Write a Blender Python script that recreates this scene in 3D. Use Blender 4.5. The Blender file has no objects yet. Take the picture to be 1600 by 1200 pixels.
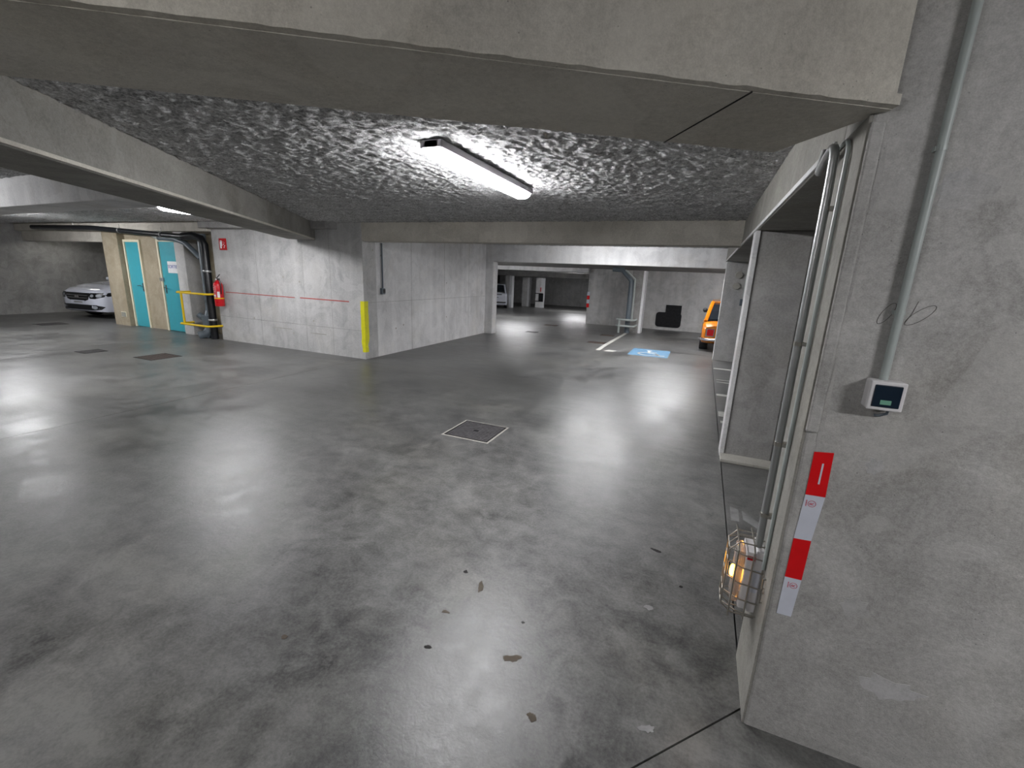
import bpy, bmesh, math, random
import numpy as np
from mathutils import Vector, Matrix
from mathutils.bvhtree import BVHTree

SC = bpy.context.scene
COL = SC.collection
PI = math.pi

# ------------------------------------------------------------------ camera, world, exposure
cam_d = bpy.data.cameras.new('camera')
cam_d.sensor_width = 36.0
cam_d.lens = 690.0 / 1600.0 * 36.0
cam_d.clip_start = 0.02
cam_d.clip_end = 200
cam = bpy.data.objects.new('camera', cam_d)
COL.objects.link(cam)
Rv = Vector((0.91902453, 0.39193717, 0.04218007))
Dv = Vector((0.13172334, -0.20448096, -0.96996727))
Fv = Vector((-0.3715412, 0.89697982, -0.2395503))
m3 = Matrix((Rv, -Dv, -Fv)).transposed()
cam.matrix_world = Matrix.Translation((0, 0, 1.65)) @ m3.to_4x4()
SC.camera = cam

w = bpy.data.worlds.new('world'); SC.world = w; w.use_nodes = True
w.node_tree.nodes['Background'].inputs[0].default_value = (0.5, 0.52, 0.55, 1)
w.node_tree.nodes['Background'].inputs[1].default_value = 0.02
vs = SC.view_settings
vs.view_transform = 'Standard'; vs.look = 'None'; vs.gamma = 1.0; vs.exposure = 2.32
vs.use_curve_mapping = False
LAMP = 31.0            # radiance of the fluorescent diffusers

# ------------------------------------------------------------------ material helpers
def lin(c):
    c = c / 255.0
    return c / 12.92 if c <= 0.04045 else ((c + 0.055) / 1.055) ** 2.4
def rgb(r, g, b): return (lin(r), lin(g), lin(b), 1.0)

class NT:
    def __init__(s, name):
        s.m = bpy.data.materials.new(name); s.m.use_nodes = True
        s.t = s.m.node_tree; s.b = s.t.nodes['Principled BSDF']
    def n(s, typ, ins=None, **kw):
        nd = s.t.nodes.new(typ)
        for k, v in kw.items(): setattr(nd, k, v)
        for k, v in (ins or {}).items(): s.put(nd.inputs[k], v)
        return nd
    def put(s, sock, v):
        if isinstance(v, bpy.types.NodeSocket): s.t.links.new(v, sock)
        else: sock.default_value = v
    def math(s, op, a, b=0.0, clamp=False):
        nd = s.n('ShaderNodeMath', {0: a, 1: b}, operation=op, use_clamp=clamp); return nd.outputs[0]
    def ramp(s, f, a, b, lo=0.0, hi=1.0):
        nd = s.n('ShaderNodeMapRange', {'Value': f, 'From Min': a, 'From Max': b, 'To Min': lo, 'To Max': hi}); nd.clamp = True
        return nd.outputs[0]
    def mix(s, f, a, b, blend='MIX'):
        nd = s.n('ShaderNodeMix', data_type='RGBA', blend_type=blend)
        s.put(nd.inputs[0], f); s.put(nd.inputs[6], a); s.put(nd.inputs[7], b); return nd.outputs[2]
    def pos(s, sc=(1, 1, 1), off=(0, 0, 0), rot=(0, 0, 0)):
        g = s.n('ShaderNodeNewGeometry')
        return s.n('ShaderNodeMapping', {'Vector': g.outputs['Position'], 'Location': off, 'Rotation': rot, 'Scale': sc}).outputs[0]
    def noise(s, vec, scale, detail=4, rough=0.55, dist=0.0):
        return s.n('ShaderNodeTexNoise', {'Vector': vec, 'Scale': scale, 'Detail': detail, 'Roughness': rough, 'Distortion': dist}).outputs[0]
    def vor(s, vec, scale, feature='F1'):
        return s.n('ShaderNodeTexVoronoi', {'Vector': vec, 'Scale': scale}, feature=feature).outputs['Distance']
    def bump(s, h, strength, dist=0.01, prev=None):
        d = {'Height': h, 'Strength': strength, 'Distance': dist}
        if prev is not None: d['Normal'] = prev
        return s.n('ShaderNodeBump', d).outputs[0]

def plain(name, col, rough=0.5, metal=0.0, emit=None, strength=0.0, noise=0.06, coat=0.0, spec=0.5, alpha=None, trans=0.0):
    t = NT(name)
    v = t.noise(t.pos(), 14, 3)
    f = t.ramp(v, 0.3, 0.7, 1 - noise, 1 + noise)
    c = t.mix(1.0, col, t.n('ShaderNodeCombineColor', {0: f, 1: f, 2: f}).outputs[0], 'MULTIPLY')
    t.put(t.b.inputs['Base Color'], c)
    t.put(t.b.inputs['Roughness'], t.ramp(v, 0.3, 0.7, rough * .9, min(1, rough * 1.1)))
    t.b.inputs['Metallic'].default_value = metal
    t.b.inputs['Specular IOR Level'].default_value = spec
    t.b.inputs['Coat Weight'].default_value = coat
    t.b.inputs['Transmission Weight'].default_value = trans
    if emit:
        t.b.inputs['Emission Color'].default_value = emit
        t.b.inputs['Emission Strength'].default_value = strength
    return t.m

def concrete(name, dark, light, seed=0, streak=0.5, pits=1.0, blotch=0.5, bump=0.35, rough=0.8, rust=0.12):
    t = NT(name)
    o = (seed * 3.7, seed * 1.9, seed * 2.3)
    p = t.pos(off=o)
    big = t.noise(p, 0.7, 5, 0.6, 0.6)
    mid = t.noise(p, 3.2, 6, 0.65, 0.8)
    st = t.noise(t.pos(sc=(4.5, 4.5, 0.35), off=o), 1.0, 4, 0.6)
    fine = t.noise(p, 55, 4, 0.7)
    gr = t.noise(p, 240, 2, 0.7)
    a = t.math('MULTIPLY', big, 0.35)
    a = t.math('ADD', a, t.math('MULTIPLY', mid, 0.32 * blotch * 2))
    a = t.math('ADD', a, t.math('MULTIPLY', st, 0.5 * streak))
    a = t.math('ADD', a, t.math('MULTIPLY', fine, 0.30))
    a = t.math('ADD', a, t.math('MULTIPLY', gr, 0.24))
    tot = 0.5 * (0.35 + 0.64 * blotch + 0.5 * streak + 0.30 + 0.24)
    f = t.ramp(a, tot - 0.13, tot + 0.13)
    c = t.mix(f, dark, light)
    warm = t.ramp(t.noise(p, 1.3, 4, 0.6, 0.5), 0.5, 0.72)
    c = t.mix(t.math('MULTIPLY', warm, rust * 2), c, t.mix(1.0, c, (1.0, 0.93, 0.78, 1), 'MULTIPLY'))
    # trowel patches with a hard outline
    edge = t.ramp(t.noise(p, 1.7, 3, 0.5, 1.5), 0.56, 0.575)
    c = t.mix(t.math('MULTIPLY', edge, 0.30), c, light)
    # blow holes
    v = t.vor(t.pos(off=o, sc=(1, 1, 1)), 16)
    mask = t.ramp(t.noise(p, 6, 2), 0.5, 0.6)
    hole = t.math('MULTIPLY', t.ramp(v, 0.055, 0.035), mask)
    v2 = t.vor(t.pos(off=(o[0] + 5, o[1], o[2])), 45)
    hole2 = t.math('MULTIPLY', t.ramp(v2, 0.10, 0.06), t.ramp(t.noise(p, 9, 2), 0.52, 0.6))
    h = t.math('MULTIPLY', t.math('MAXIMUM', hole, hole2), pits, True)
    c = t.mix(t.math('MULTIPLY', h, 0.55), c, (0.03, 0.03, 0.028, 1))
    t.put(t.b.inputs['Base Color'], c)
    t.b.inputs['Roughness'].default_value = rough
    t.b.inputs['Specular IOR Level'].default_value = 0.3
    b = t.bump(fine, bump, 0.006)
    b = t.bump(t.math('SUBTRACT', mid, t.math('MULTIPLY', h, 0.6)), bump, 0.02, b)
    t.put(t.b.inputs['Normal'], b)
    return t.m

def floor_mat():
    t = NT('floor_concrete')
    p = t.pos()
    big = t.noise(p, 0.45, 5, 0.6, 0.5)
    cloud = t.noise(t.pos(off=(7, 3, 0)), 1.6, 7, 0.68, 0.9)
    mot = t.noise(t.pos(off=(1, 9, 0)), 8.5, 6, 0.7, 0.6)
    sweep = t.noise(t.pos(sc=(1.2, 5.5, 1), rot=(0, 0, 0.6)), 1.4, 5, 0.65, 0.4)
    fine = t.noise(p, 70, 4, 0.7)
    a = t.math('ADD', t.math('MULTIPLY', big, 0.55), t.math('MULTIPLY', cloud, 0.6))
    a = t.math('ADD', a, t.math('MULTIPLY', mot, 0.52))
    a = t.math('ADD', a, t.math('MULTIPLY', sweep, 0.22))
    a = t.math('ADD', a, t.math('MULTIPLY', fine, 0.42))
    f = t.ramp(a, 0.97, 1.33)
    c = t.mix(f, rgb(62, 62, 62), rgb(118, 118, 116))
    # worn pale spots and dark grease
    dk = t.ramp(t.noise(t.pos(off=(4, 2, 0)), 0.9, 6, 0.7, 0.8), 0.56, 0.70)
    c = t.mix(t.math('MULTIPLY', dk, 0.32), c, rgb(72, 72, 73))
    yl = t.ramp(t.noise(t.pos(off=(14, 6, 0)), 0.8, 4, 0.6), 0.5, 0.68)
    c = t.mix(t.math('MULTIPLY', yl, 0.5), c, t.mix(1.0, c, (1.0, 0.98, 0.90, 1), 'MULTIPLY'))
    v = t.vor(t.pos(off=(2, 2, 0)), 11)
    m = t.ramp(t.noise(p, 2.1, 2), 0.60, 0.66)
    spot = t.math('MULTIPLY', t.ramp(v, 0.075, 0.045), m)
    v2 = t.vor(t.pos(off=(3, 8, 0), sc=(1, 1.8, 1), rot=(0, 0, .5)), 38)
    spot2 = t.math('MULTIPLY', t.ramp(v2, 0.10, 0.05), t.ramp(t.noise(p, 3.3, 3), 0.53, 0.6))
    s = t.math('MAXIMUM', spot, spot2)
    c = t.mix(t.math('MULTIPLY', s, 0.4), c, rgb(60, 59, 58))
    t.put(t.b.inputs['Base Color'], c)
    # roughness: polished with duller wear
    r = t.ramp(t.math('ADD', t.math('MULTIPLY', cloud, 0.6), t.math('MULTIPLY', mot, 0.4)), 0.38, 0.62, 0.29, 0.46)
    t.put(t.b.inputs['Roughness'], t.math('ADD', r, t.math('MULTIPLY', s, 0.3)))
    t.b.inputs['Specular IOR Level'].default_value = 0.55
    b = t.bump(t.noise(p, 22, 6, 0.75, 0.4), 0.24, 0.006)
    b = t.bump(t.math('SUBTRACT', t.noise(p, 5, 4, 0.6), t.math('MULTIPLY', s, 0.5)), 0.10, 0.012, b)
    t.put(t.b.inputs['Normal'], b)
    return t.m

def spray_mat():
    t = NT('sprayed_fibre')
    p = t.pos()
    a = t.noise(p, 46, 5, 0.78)
    b = t.noise(t.pos(sc=(1, 1, 1), off=(3, 3, 0)), 7, 5, 0.7)
    f = t.ramp(t.math('ADD', t.math('MULTIPLY', a, 0.75), t.math('MULTIPLY', b, 0.35)), 0.42, 0.68)
    c = t.mix(f, rgb(122, 122, 122), rgb(238, 238, 238))
    v = t.vor(t.pos(off=(8, 1, 0)), 28)
    c = t.mix(t.math('MULTIPLY', t.ramp(v, 0.22, 0.1), 0.5), c, rgb(38, 37, 36))
    t.put(t.b.inputs['Base Color'], c)
    t.b.inputs['Roughness'].default_value = 0.95
    t.b.inputs['Specular IOR Level'].default_value = 0.1
    t.put(t.b.inputs['Normal'], t.bump(a, 0.9, 0.012))
    return t.m

M = {}
M['floor'] = floor_mat()
M['spray'] = spray_mat()
M['wall'] = concrete('wall_concrete', rgb(156, 156, 156), rgb(202, 202, 201), 0, 0.6)
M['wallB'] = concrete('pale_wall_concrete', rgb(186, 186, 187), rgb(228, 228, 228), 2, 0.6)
M['near'] = concrete('near_wall_concrete', rgb(138, 137, 134), rgb(188, 187, 185), 4, 0.25, 1.0, 0.7, 0.3)
M['near2'] = concrete('trowelled_concrete', rgb(150, 150, 149), rgb(192, 192, 193), 5, 0.1, 0.4, 0.4, 0.1)
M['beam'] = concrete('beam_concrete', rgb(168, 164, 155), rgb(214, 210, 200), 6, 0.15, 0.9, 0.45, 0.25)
M['beam2'] = concrete('darkened_beam_concrete', rgb(118, 116, 112), rgb(158, 156, 150), 8, 0.1, 0.8, 0.5, 0.3)  # darker copy of the beam concrete, offsetting strong lamp light by colour
M['darkwall'] = concrete('dark_concrete', rgb(122, 121, 120), rgb(172, 171, 169), 10, 0.3, 1.0, 0.6)  # darker tone of the wall concrete
M['tan'] = concrete('tan_concrete', rgb(134, 124, 104), rgb(176, 166, 146), 12, 0.4, 0.8, 0.5)
M['groove'] = plain('joint_gap', rgb(40, 38, 36), 0.9)
M['cement'] = concrete('cement_surround', rgb(140, 138, 132), rgb(184, 182, 174), 13, 0, .3, .5, .2, 0.55)
M['teal'] = plain('teal_paint', rgb(62, 158, 172), 0.42, noise=0.05)
M['cream'] = plain('cream_paint', rgb(214, 208, 184), 0.5)
M['white'] = plain('white_paint', rgb(225, 226, 228), 0.45)
M['offwhite'] = plain('road_paint', rgb(196, 196, 190), 0.6, noise=0.12)
M['yellow'] = plain('yellow_paint', rgb(236, 200, 20), 0.45)
M['lime'] = plain('yellow_hazard_paint', rgb(226, 222, 20), 0.5)
M['red'] = plain('red_gloss', rgb(205, 22, 34), 0.3, coat=0.3)
M['redr'] = plain('red_reflective', rgb(222, 14, 22), 0.35)
M['whiter'] = plain('white_reflective', rgb(206, 210, 222), 0.35)
M['redmatt'] = plain('matt_red_sign', rgb(196, 30, 38), 0.75, spec=0.2)
M['redline'] = plain('red_paint', rgb(176, 62, 52), 0.6)
M['steel'] = plain('galvanised_steel', rgb(170, 172, 172), 0.38, 0.7)
M['wire'] = plain('guard_wire', rgb(168, 164, 156), 0.35, 0.8)
M['chrome'] = plain('chrome', rgb(225, 225, 228), 0.12, 1.0)
M['pvc'] = plain('grey_pvc', rgb(96, 106, 114), 0.4)
M['pvclight'] = plain('pale_grey_pvc', rgb(168, 176, 174), 0.4)
M['black'] = plain('black_plastic', rgb(20, 22, 26), 0.35)
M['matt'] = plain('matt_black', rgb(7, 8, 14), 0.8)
M['navy'] = plain('dark_rocker', rgb(18, 34, 50), 0.3)
M['iron'] = plain('cast_iron', rgb(84, 82, 84), 0.5, 0.45, noise=0.25)
M['irondark'] = plain('dark_cast_iron', rgb(34, 32, 32), 0.8)  # dark iron tone, also used for some floor chips
M['rust'] = plain('rusty_grate', rgb(92, 80, 74), 0.7, 0.3)
M['rubber'] = plain('tyre_rubber', rgb(24, 24, 26), 0.75)
M['glass'] = plain('car_glass', rgb(22, 28, 34), 0.06, coat=0.5, noise=0.0)
M['lens'] = plain('lamp_lens', rgb(190, 196, 204), 0.08, 0.3, coat=1.0)
M['carwhite'] = plain('white_car_paint', rgb(214, 218, 230), 0.22, coat=0.8, noise=0.01)
M['carorange'] = plain('orange_car_paint', rgb(186, 108, 20), 0.22, coat=0.8, noise=0.01)
M['cardark'] = plain('dark_car_paint', rgb(28, 32, 42), 0.2, coat=0.8, noise=0.01)
M['tail'] = plain('tail_lens', rgb(176, 20, 24), 0.2, coat=0.6)
M['blue'] = plain('blue_road_paint', rgb(84, 128, 160), 0.6, noise=0.12)
M['inkblue'] = plain('sign_ink', rgb(70, 84, 170), 0.7)
M['logo'] = plain('logo_ink', rgb(196, 60, 84), 0.6)
M['boxwhite'] = plain('white_housing', rgb(222, 220, 222), 0.35)
M['amber'] = plain('amber_indicator', rgb(255, 160, 20), 0.3, emit=(1.0, 0.42, 0.03, 1), strength=6.0)
M['clear'] = plain('clear_diffuser', rgb(235, 225, 218), 0.15, trans=0.6)
M['lcd'] = plain('neon_indicator', rgb(96, 140, 122), 0.3, emit=(0.25, 0.55, 0.4, 1), strength=0.02)
M['lampbody'] = plain('lamp_housing', rgb(128, 124, 130), 0.5)
M['tube'] = plain('lit_diffuser', rgb(240, 240, 240), 0.4, emit=(0.985, 0.98, 1.0, 1), strength=LAMP)
M['tubenear'] = plain('weak_lit_diffuser', rgb(240, 240, 240), 0.4, emit=(0.985, 0.98, 1.0, 1), strength=13.0)
M['tubemid'] = plain('medium_lit_diffuser', rgb(240, 240, 240), 0.4, emit=(0.985, 0.98, 1.0, 1), strength=24.0)  # emission strength between the weak and the full diffusers
M['tubedim'] = plain('dim_diffuser', rgb(240, 240, 230), 0.4, emit=(1.0, 0.98, 0.9, 1), strength=2.0)
M['rustchip'] = plain('chipped_concrete', rgb(92, 84, 74), 0.95, noise=0.3)
M['pale'] = plain('pale_filler', rgb(128, 128, 128), 0.6, noise=0.25)
M['pencil'] = plain('pencil_line', rgb(84, 82, 78), 0.8)

# ------------------------------------------------------------------ mesh helpers
def smooth_path(pts, q=0.45, n=5):
    """round the corners of a polyline with short arcs"""
    out = [pts[0]]
    for a, b, c in zip(pts[:-2], pts[1:-1], pts[2:]):
        u = (a - b); v = (c - b); l = min(u.length, v.length, 0.16) * q
        p0 = b + u.normalized() * l; p2 = b + v.normalized() * l
        for i in range(n + 1):
            t = i / n; out.append(p0 * (1 - t) ** 2 + b * 2 * t * (1 - t) + p2 * t * t)
    out.append(pts[-1]); return out
class MB:
    def __init__(s): s.v = []; s.f = []
    def add(s, vs_, fs):
        o = len(s.v); s.v += [tuple(v) for v in vs_]; s.f += [tuple(i + o for i in f) for f in fs]; return s
    def box(s, x0, x1, y0, y1, z0, z1):
        return s.add([(x0, y0, z0), (x1, y0, z0), (x1, y1, z0), (x0, y1, z0), (x0, y0, z1), (x1, y0, z1), (x1, y1, z1), (x0, y1, z1)],
                     [(0, 3, 2, 1), (4, 5, 6, 7), (0, 1, 5, 4), (1, 2, 6, 5), (2, 3, 7, 6), (3, 0, 4, 7)])
    def prism(s, poly, z0, z1):
        """poly counter-clockwise in plan; z0/z1 numbers or functions of (x, y)"""
        a = z0 if callable(z0) else (lambda x, y: z0); b = z1 if callable(z1) else (lambda x, y: z1)
        n = len(poly)
        return s.add([(x, y, a(x, y)) for x, y in poly] + [(x, y, b(x, y)) for x, y in poly],
                     [tuple(range(n - 1, -1, -1)), tuple(range(n, 2 * n))] + [(i, (i + 1) % n, n + (i + 1) % n, n + i) for i in range(n)])
    def tube(s, pts, r, n=8, caps=True, curve=False):
        pts = [Vector(p) for p in pts]
        if curve and len(pts) > 2: pts = smooth_path(pts)
        k = len(pts)
        rs = r if isinstance(r, (list, tuple)) else [r] * k
        up = None; o = len(s.v); vs_ = []; fs = []
        for i, p in enumerate(pts):
            d = (pts[min(i + 1, k - 1)] - pts[max(i - 1, 0)])
            d = d.normalized() if d.length > 1e-9 else Vector((0, 0, 1))
            if up is None:
                up = Vector((0, 0, 1)) if abs(d.z) < 0.9 else Vector((1, 0, 0))
            a = (up - d * up.dot(d)).normalized(); b = d.cross(a); up = a
            for j in range(n):
                t = 2 * PI * j / n
                vs_.append(p + (a * math.cos(t) + b * math.sin(t)) * rs[i])
        for i in range(k - 1):
            for j in range(n):
                q = (j + 1) % n
                fs.append((i * n + j, i * n + q, (i + 1) * n + q, (i + 1) * n + j))
        if caps: fs += [tuple(range(n - 1, -1, -1)), tuple((k - 1) * n + j for j in range(n))]
        return s.add(vs_, fs)
    def lathe(s, prof, c=(0, 0, 0), n=24, axis='z'):
        vs_ = []; fs = []
        for r, h in prof:
            for j in range(n):
                t = 2 * PI * j / n
                q = (r * math.cos(t), r * math.sin(t), h)
                if axis == 'x': q = (h, q[0], q[1])
                if axis == 'y': q = (q[1], h, q[0])
                vs_.append((c[0] + q[0], c[1] + q[1], c[2] + q[2]))
        k = len(prof)
        for i in range(k - 1):
            for j in range(n):
                q = (j + 1) % n
                fs.append((i * n + j, i * n + q, (i + 1) * n + q, (i + 1) * n + j))
        fs += [tuple(range(n - 1, -1, -1)), tuple((k - 1) * n + j for j in range(n))]
        return s.add(vs_, fs)
    def xform(s, fn): s.v = [tuple(fn(Vector(v))) for v in s.v]; return s

def wloc(o):
    p = Vector((0, 0, 0))
    while o is not None: p += Vector(o.location); o = o.parent
    return p

def obj(name, mb, mat, parent=None, bevel=0.0, smooth=False, seg=2, label=None):
    off = wloc(parent)
    me = bpy.data.meshes.new(name)
    me.from_pydata([tuple(Vector(v) - off) for v in mb.v], [], mb.f)
    me.materials.append(M[mat] if isinstance(mat, str) else mat)
    bm = bmesh.new(); bm.from_mesh(me); bmesh.ops.recalc_face_normals(bm, faces=bm.faces); bm.to_mesh(me); bm.free()
    if smooth: me.polygons.foreach_set('use_smooth', [True] * len(me.polygons))
    o = bpy.data.objects.new(name, me); COL.objects.link(o)
    if parent: o.parent = parent
    if bevel:
        b = o.modifiers.new('bevel', 'BEVEL'); b.width = bevel; b.segments = seg; b.limit_method = 'ANGLE'; b.angle_limit = 0.6
    if smooth:
        try:
            o.modifiers.new('edges', 'EDGE_SPLIT').split_angle = 0.75
        except Exception: pass
    if label: o['label'] = label
    return o

def thing(name, label, cat, loc=(0, 0, 0), group=None):
    o = bpy.data.objects.new(name, None); COL.objects.link(o); o.location = loc
    o.empty_display_size = 0.1
    return tag(o, label, cat, group)
def tag(o, label, cat, group=None, kind=None):
    o['label'] = label; o['category'] = cat
    if group: o['group'] = group
    if kind: o['kind'] = kind
    return o
def struct(name, mb, mat, parent=None, bevel=0.0, label=None, **k):
    o = obj(name, mb, mat, parent, bevel, **k)
    if parent is None:
        o['kind'] = 'structure'
        if label: o['label'] = label; o['category'] = name.split('_')[0].split('.')[0]
    return o

def text_mb(s, size, origin, ex, ey, depth=0.0006, spacing=1.0):
    """flat lettering; ex, ey = unit vectors of the reading direction and the up of the letters"""
    c = bpy.data.curves.new('lettering', 'FONT'); c.body = s; c.size = size; c.align_x = 'CENTER'; c.align_y = 'CENTER'
    c.space_character = spacing; c.extrude = depth / 2; c.resolution_u = 3
    o = bpy.data.objects.new('lettering', c); COL.objects.link(o)
    me = bpy.data.meshes.new_from_object(o.evaluated_get(bpy.context.evaluated_depsgraph_get()))
    ex = Vector(ex); ey = Vector(ey); ez = ex.cross(ey); og = Vector(origin)
    mb = MB(); mb.add([og + ex * v.co.x + ey * v.co.y + ez * v.co.z for v in me.vertices], [tuple(p.vertices) for p in me.polygons])
    bpy.data.objects.remove(o); bpy.data.curves.remove(c); bpy.data.meshes.remove(me)
    return mb

# value noise on numpy grids, for real relief
def vnoise(X, Y, scale, rng):
    x = X * scale; y = Y * scale
    xi = np.floor(x).astype(int); yi = np.floor(y).astype(int)
    fx = x - xi; fy = y - yi; fx = fx * fx * (3 - 2 * fx); fy = fy * fy * (3 - 2 * fy)
    xi -= xi.min(); yi -= yi.min()
    g = rng.random((xi.max() + 2, yi.max() + 2))
    return (g[xi, yi] * (1 - fx) * (1 - fy) + g[xi + 1, yi] * fx * (1 - fy) + g[xi, yi + 1] * (1 - fx) * fy + g[xi + 1, yi + 1] * fx * fy)

SL = 0.03   # fall of the far bay
def fz(x, y): return 0.0 if y <= 11.35 else -SL * (y - 11.35)
def cz(h): return lambda x, y: h + fz(x, y)

CEIL = 2.44
def ceiling_patch(name, x0, x1, y0, y1, step, amp, seed):
    rng = np.random.default_rng(seed)
    nx = int((x1 - x0) / step) + 1; ny = int((y1 - y0) / step) + 1
    xs = np.linspace(x0, x1, nx); ys = np.linspace(y0, y1, ny)
    X, Y = np.meshgrid(xs, ys, indexing='ij')
    h = 0.14 * vnoise(X, Y, 8, rng) + 0.36 * vnoise(X + Y * .3, Y - X * .3, 24, rng) + 0.40 * vnoise(X, Y, 43, rng)
    if step < .03: h += 0.22 * vnoise(X, Y, 75, rng)
    Z = CEIL - amp * (h - 0.2) + np.where(Y > 11.35, -SL * (Y - 11.35), 0)
    v = np.stack([X, Y, Z], -1).reshape(-1, 3)
    idx = np.arange(nx * ny).reshape(nx, ny)
    f = np.stack([idx[:-1, :-1], idx[:-1, 1:], idx[1:, 1:], idx[1:, :-1]], -1).reshape(-1, 4)
    me = bpy.data.meshes.new(name)
    me.vertices.add(len(v)); me.vertices.foreach_set('co', v.ravel())
    me.loops.add(f.size); me.loops.foreach_set('vertex_index', f.ravel())
    me.polygons.add(len(f)); me.polygons.foreach_set('loop_start', np.arange(len(f)) * 4)
    me.polygons.foreach_set('loop_total', np.full(len(f), 4))
    me.update(); me.validate(); me.materials.append(M['spray'])
    o = bpy.data.objects.new(name, me); COL.objects.link(o); o['kind'] = 'structure'
    return o

# ------------------------------------------------------------------ structure: floor and ceiling
base = MB().prism([(-26, -8), (7, -8), (7, 11.35), (-26, 11.35)], -0.30, -0.08)
base.prism([(-26, 11.35), (7, 11.35), (7, 46), (-26, 46)], lambda x, y: -0.30 + fz(x, y), lambda x, y: -0.08 + fz(x, y))
floor = struct('floor', base, 'groove')
g = 0.0025
def slab(poly):
    return obj('slab', MB().prism(poly, lambda x, y: fz(x, y) - 0.085, fz), 'floor', floor)
JX, JY, JL = 0.365, 11.20, -5.72
JN = (0.362, 1.69)
k = (-0.665, -0.747)
e = (JN[0] + k[0] * 11, JN[1] + k[1] * 11)
slab([(-10.55, -8), (JL - g, -8), (JL - g, 6.46), (-10.55 + g, 6.46)])
slab([(-26, -8), (-10.55 - g, -8), (-10.55 - g, 11.35), (-26, 11.35)])
slab([(-10.55 + g, 6.46 + g), (JL - g, 6.46 + g), (JL - g, 11.35), (-10.55 + g, 11.35)])
xe = JL + g
te = (JN[0] - xe) / 0.665
slab([(xe, JN[1] - .747 * te + g), (JN[0] - g, JN[1] + g), (JX - g, JY - g), (xe, JY - g)])
slab([(xe, -8), (7, -8), (7, JN[1]), (JN[0] + g, JN[1] - g), (xe, JN[1] - .747 * te - g)])
slab([(JX + g, JN[1] + g), (7, JN[1] + g), (7, JY - g), (JX + g, JY - g)])
slab([(xe, JY + g), (7, JY + g), (7, 11.35), (xe, 11.35)])
slab([(-26, 11.35), (7, 11.35), (7, 46), (-26, 46)])
# spalls and lumps on the screed
rnd = random.Random(5)
def blotch(x, y, rx, ry, mat, ang=0.0, h=0.0012, name='chipped_patch'):
    n = 26; pts = []; q = .8
    for i in range(n):
        t = 2 * PI * i / n; q = min(1.15, max(.45, q + rnd.uniform(-.28, .28)))
        a, b = rx * q * math.cos(t), ry * q * math.sin(t)
        pts.append((x + a * math.cos(ang) - b * math.sin(ang), y + a * math.sin(ang) + b * math.cos(ang)))
    return obj(name, MB().prism(pts, -0.002 + fz(x, y), h + fz(x, y)), mat, floor)
for x, y, rx, ry, mt, an in ((-0.566, 1.504, .045, .02, 'rustchip', .5), (-0.93, 1.40, .02, .012, 'irondark', .2), (-0.396, 1.294, .022, .018, 'rustchip', 0),
                             (0.023, 1.435, .035, .018, 'pale', .4), (-0.062, 2.645, .032, .014, 'irondark', -.2), (-1.035, 1.935, .014, .012, 'irondark', 0),
                             (-1.554, 1.169, .014, .012, 'rustchip', 0), (-0.60, 1.72, .009, .009, 'irondark', 0), (-0.98, 1.62, .03, .02, 'rustchip', .3),
                             (-0.90, 1.85, .016, .05, 'rustchip', .3), (0.10, 2.35, .012, .01, 'irondark', 0), (-0.05, 2.1, .03, .02, 'pale', 0)):
    blotch(x, y, rx, ry, mt, an)

ceiling_patch('ceiling', -7.2, 0.40, -0.2, 6.5, 0.0145, 0.034, 3)
ceiling_patch('ceiling', -17.7, -7.2, 1.5, 6.10, 0.05, 0.045, 4)
ceiling_patch('ceiling', -6.0, 0.40, 6.5, 11.5, 0.045, 0.045, 5)
ceiling_patch('ceiling', -17.7, 5.2, 11.5, 44, 0.28, 0.03, 6)
struct('ceiling', MB().box(-17.7, 6.2, -7.2, 1.5, CEIL + .03, CEIL + .2).box(-18, -6, 6.5, 11.6, CEIL + .03, CEIL + .2).box(.36, 6.2, 1.5, 11.5, CEIL + .03, CEIL + .2), 'beam')
struct('ceiling', MB().box(-18.2, 6.5, -7.5, 11.6, CEIL + .2, CEIL + .4).prism([(-18.2, 11.6), (6.5, 11.6), (6.5, 45), (-18.2, 45)], cz(CEIL + .1), cz(CEIL + .3)), 'beam')

# ------------------------------------------------------------------ structure: beams
BZ = 2.12; TZ = 2.50
a = math.radians(32.3)
dn = Vector((math.cos(a), math.sin(a))); nn = Vector((-math.sin(a), math.cos(a)))
P0 = Vector((0.40, 1.60))
def strip(p, d, n, l0, l1, w0, w1):
    q = [p + d * l0 + n * w0, p + d * l1 + n * w0, p + d * l1 + n * w1, p + d * l0 + n * w1]
    ar = sum(q[i].x * q[(i + 1) % 4].y - q[(i + 1) % 4].x * q[i].y for i in range(4))
    return [(v.x, v.y) for v in (q if ar > 0 else q[::-1])]
def rough_beam(name, p, d, n, l0, l1, width, lip=0.014, liph=0.035, mat='beam', seed=1, z0=BZ, z1=TZ):
    """cast beam: a lip with a ragged arris along its near side and a groove above it"""
    r = random.Random(seed); N = int((l1 - l0) / 0.03)
    mb = MB(); mb.prism(strip(p, d, n, l0, l1, 0, width), z0 + liph, z1)
    mb.prism(strip(p, d, n, l0, l1, 0.004, width), z0, z0 + liph)
    top = []; bot = []; vs_ = []; fs = []
    for i in range(N + 1):
        l = l0 + (l1 - l0) * i / N
        j = r.uniform(-1, 1); j2 = r.uniform(-1, 1)
        for (ww, zz) in ((0.01, z0 + 0.0005), (-lip + 0.0025 * j, z0 + 0.003 + .003 * abs(j2)), (-lip + 0.002 * j2, z0 + liph - 0.004), (0.004, z0 + liph + 0.003 * j)):
            q = p + d * l + n * ww; vs_.append((q.x, q.y, zz))
    for i in range(N):
        for q in range(3):
            b = i * 4 + q; fs.append((b, b + 1, b + 5, b + 4))
    mb.add(vs_, fs)
    return struct(name, mb, mat)
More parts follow.
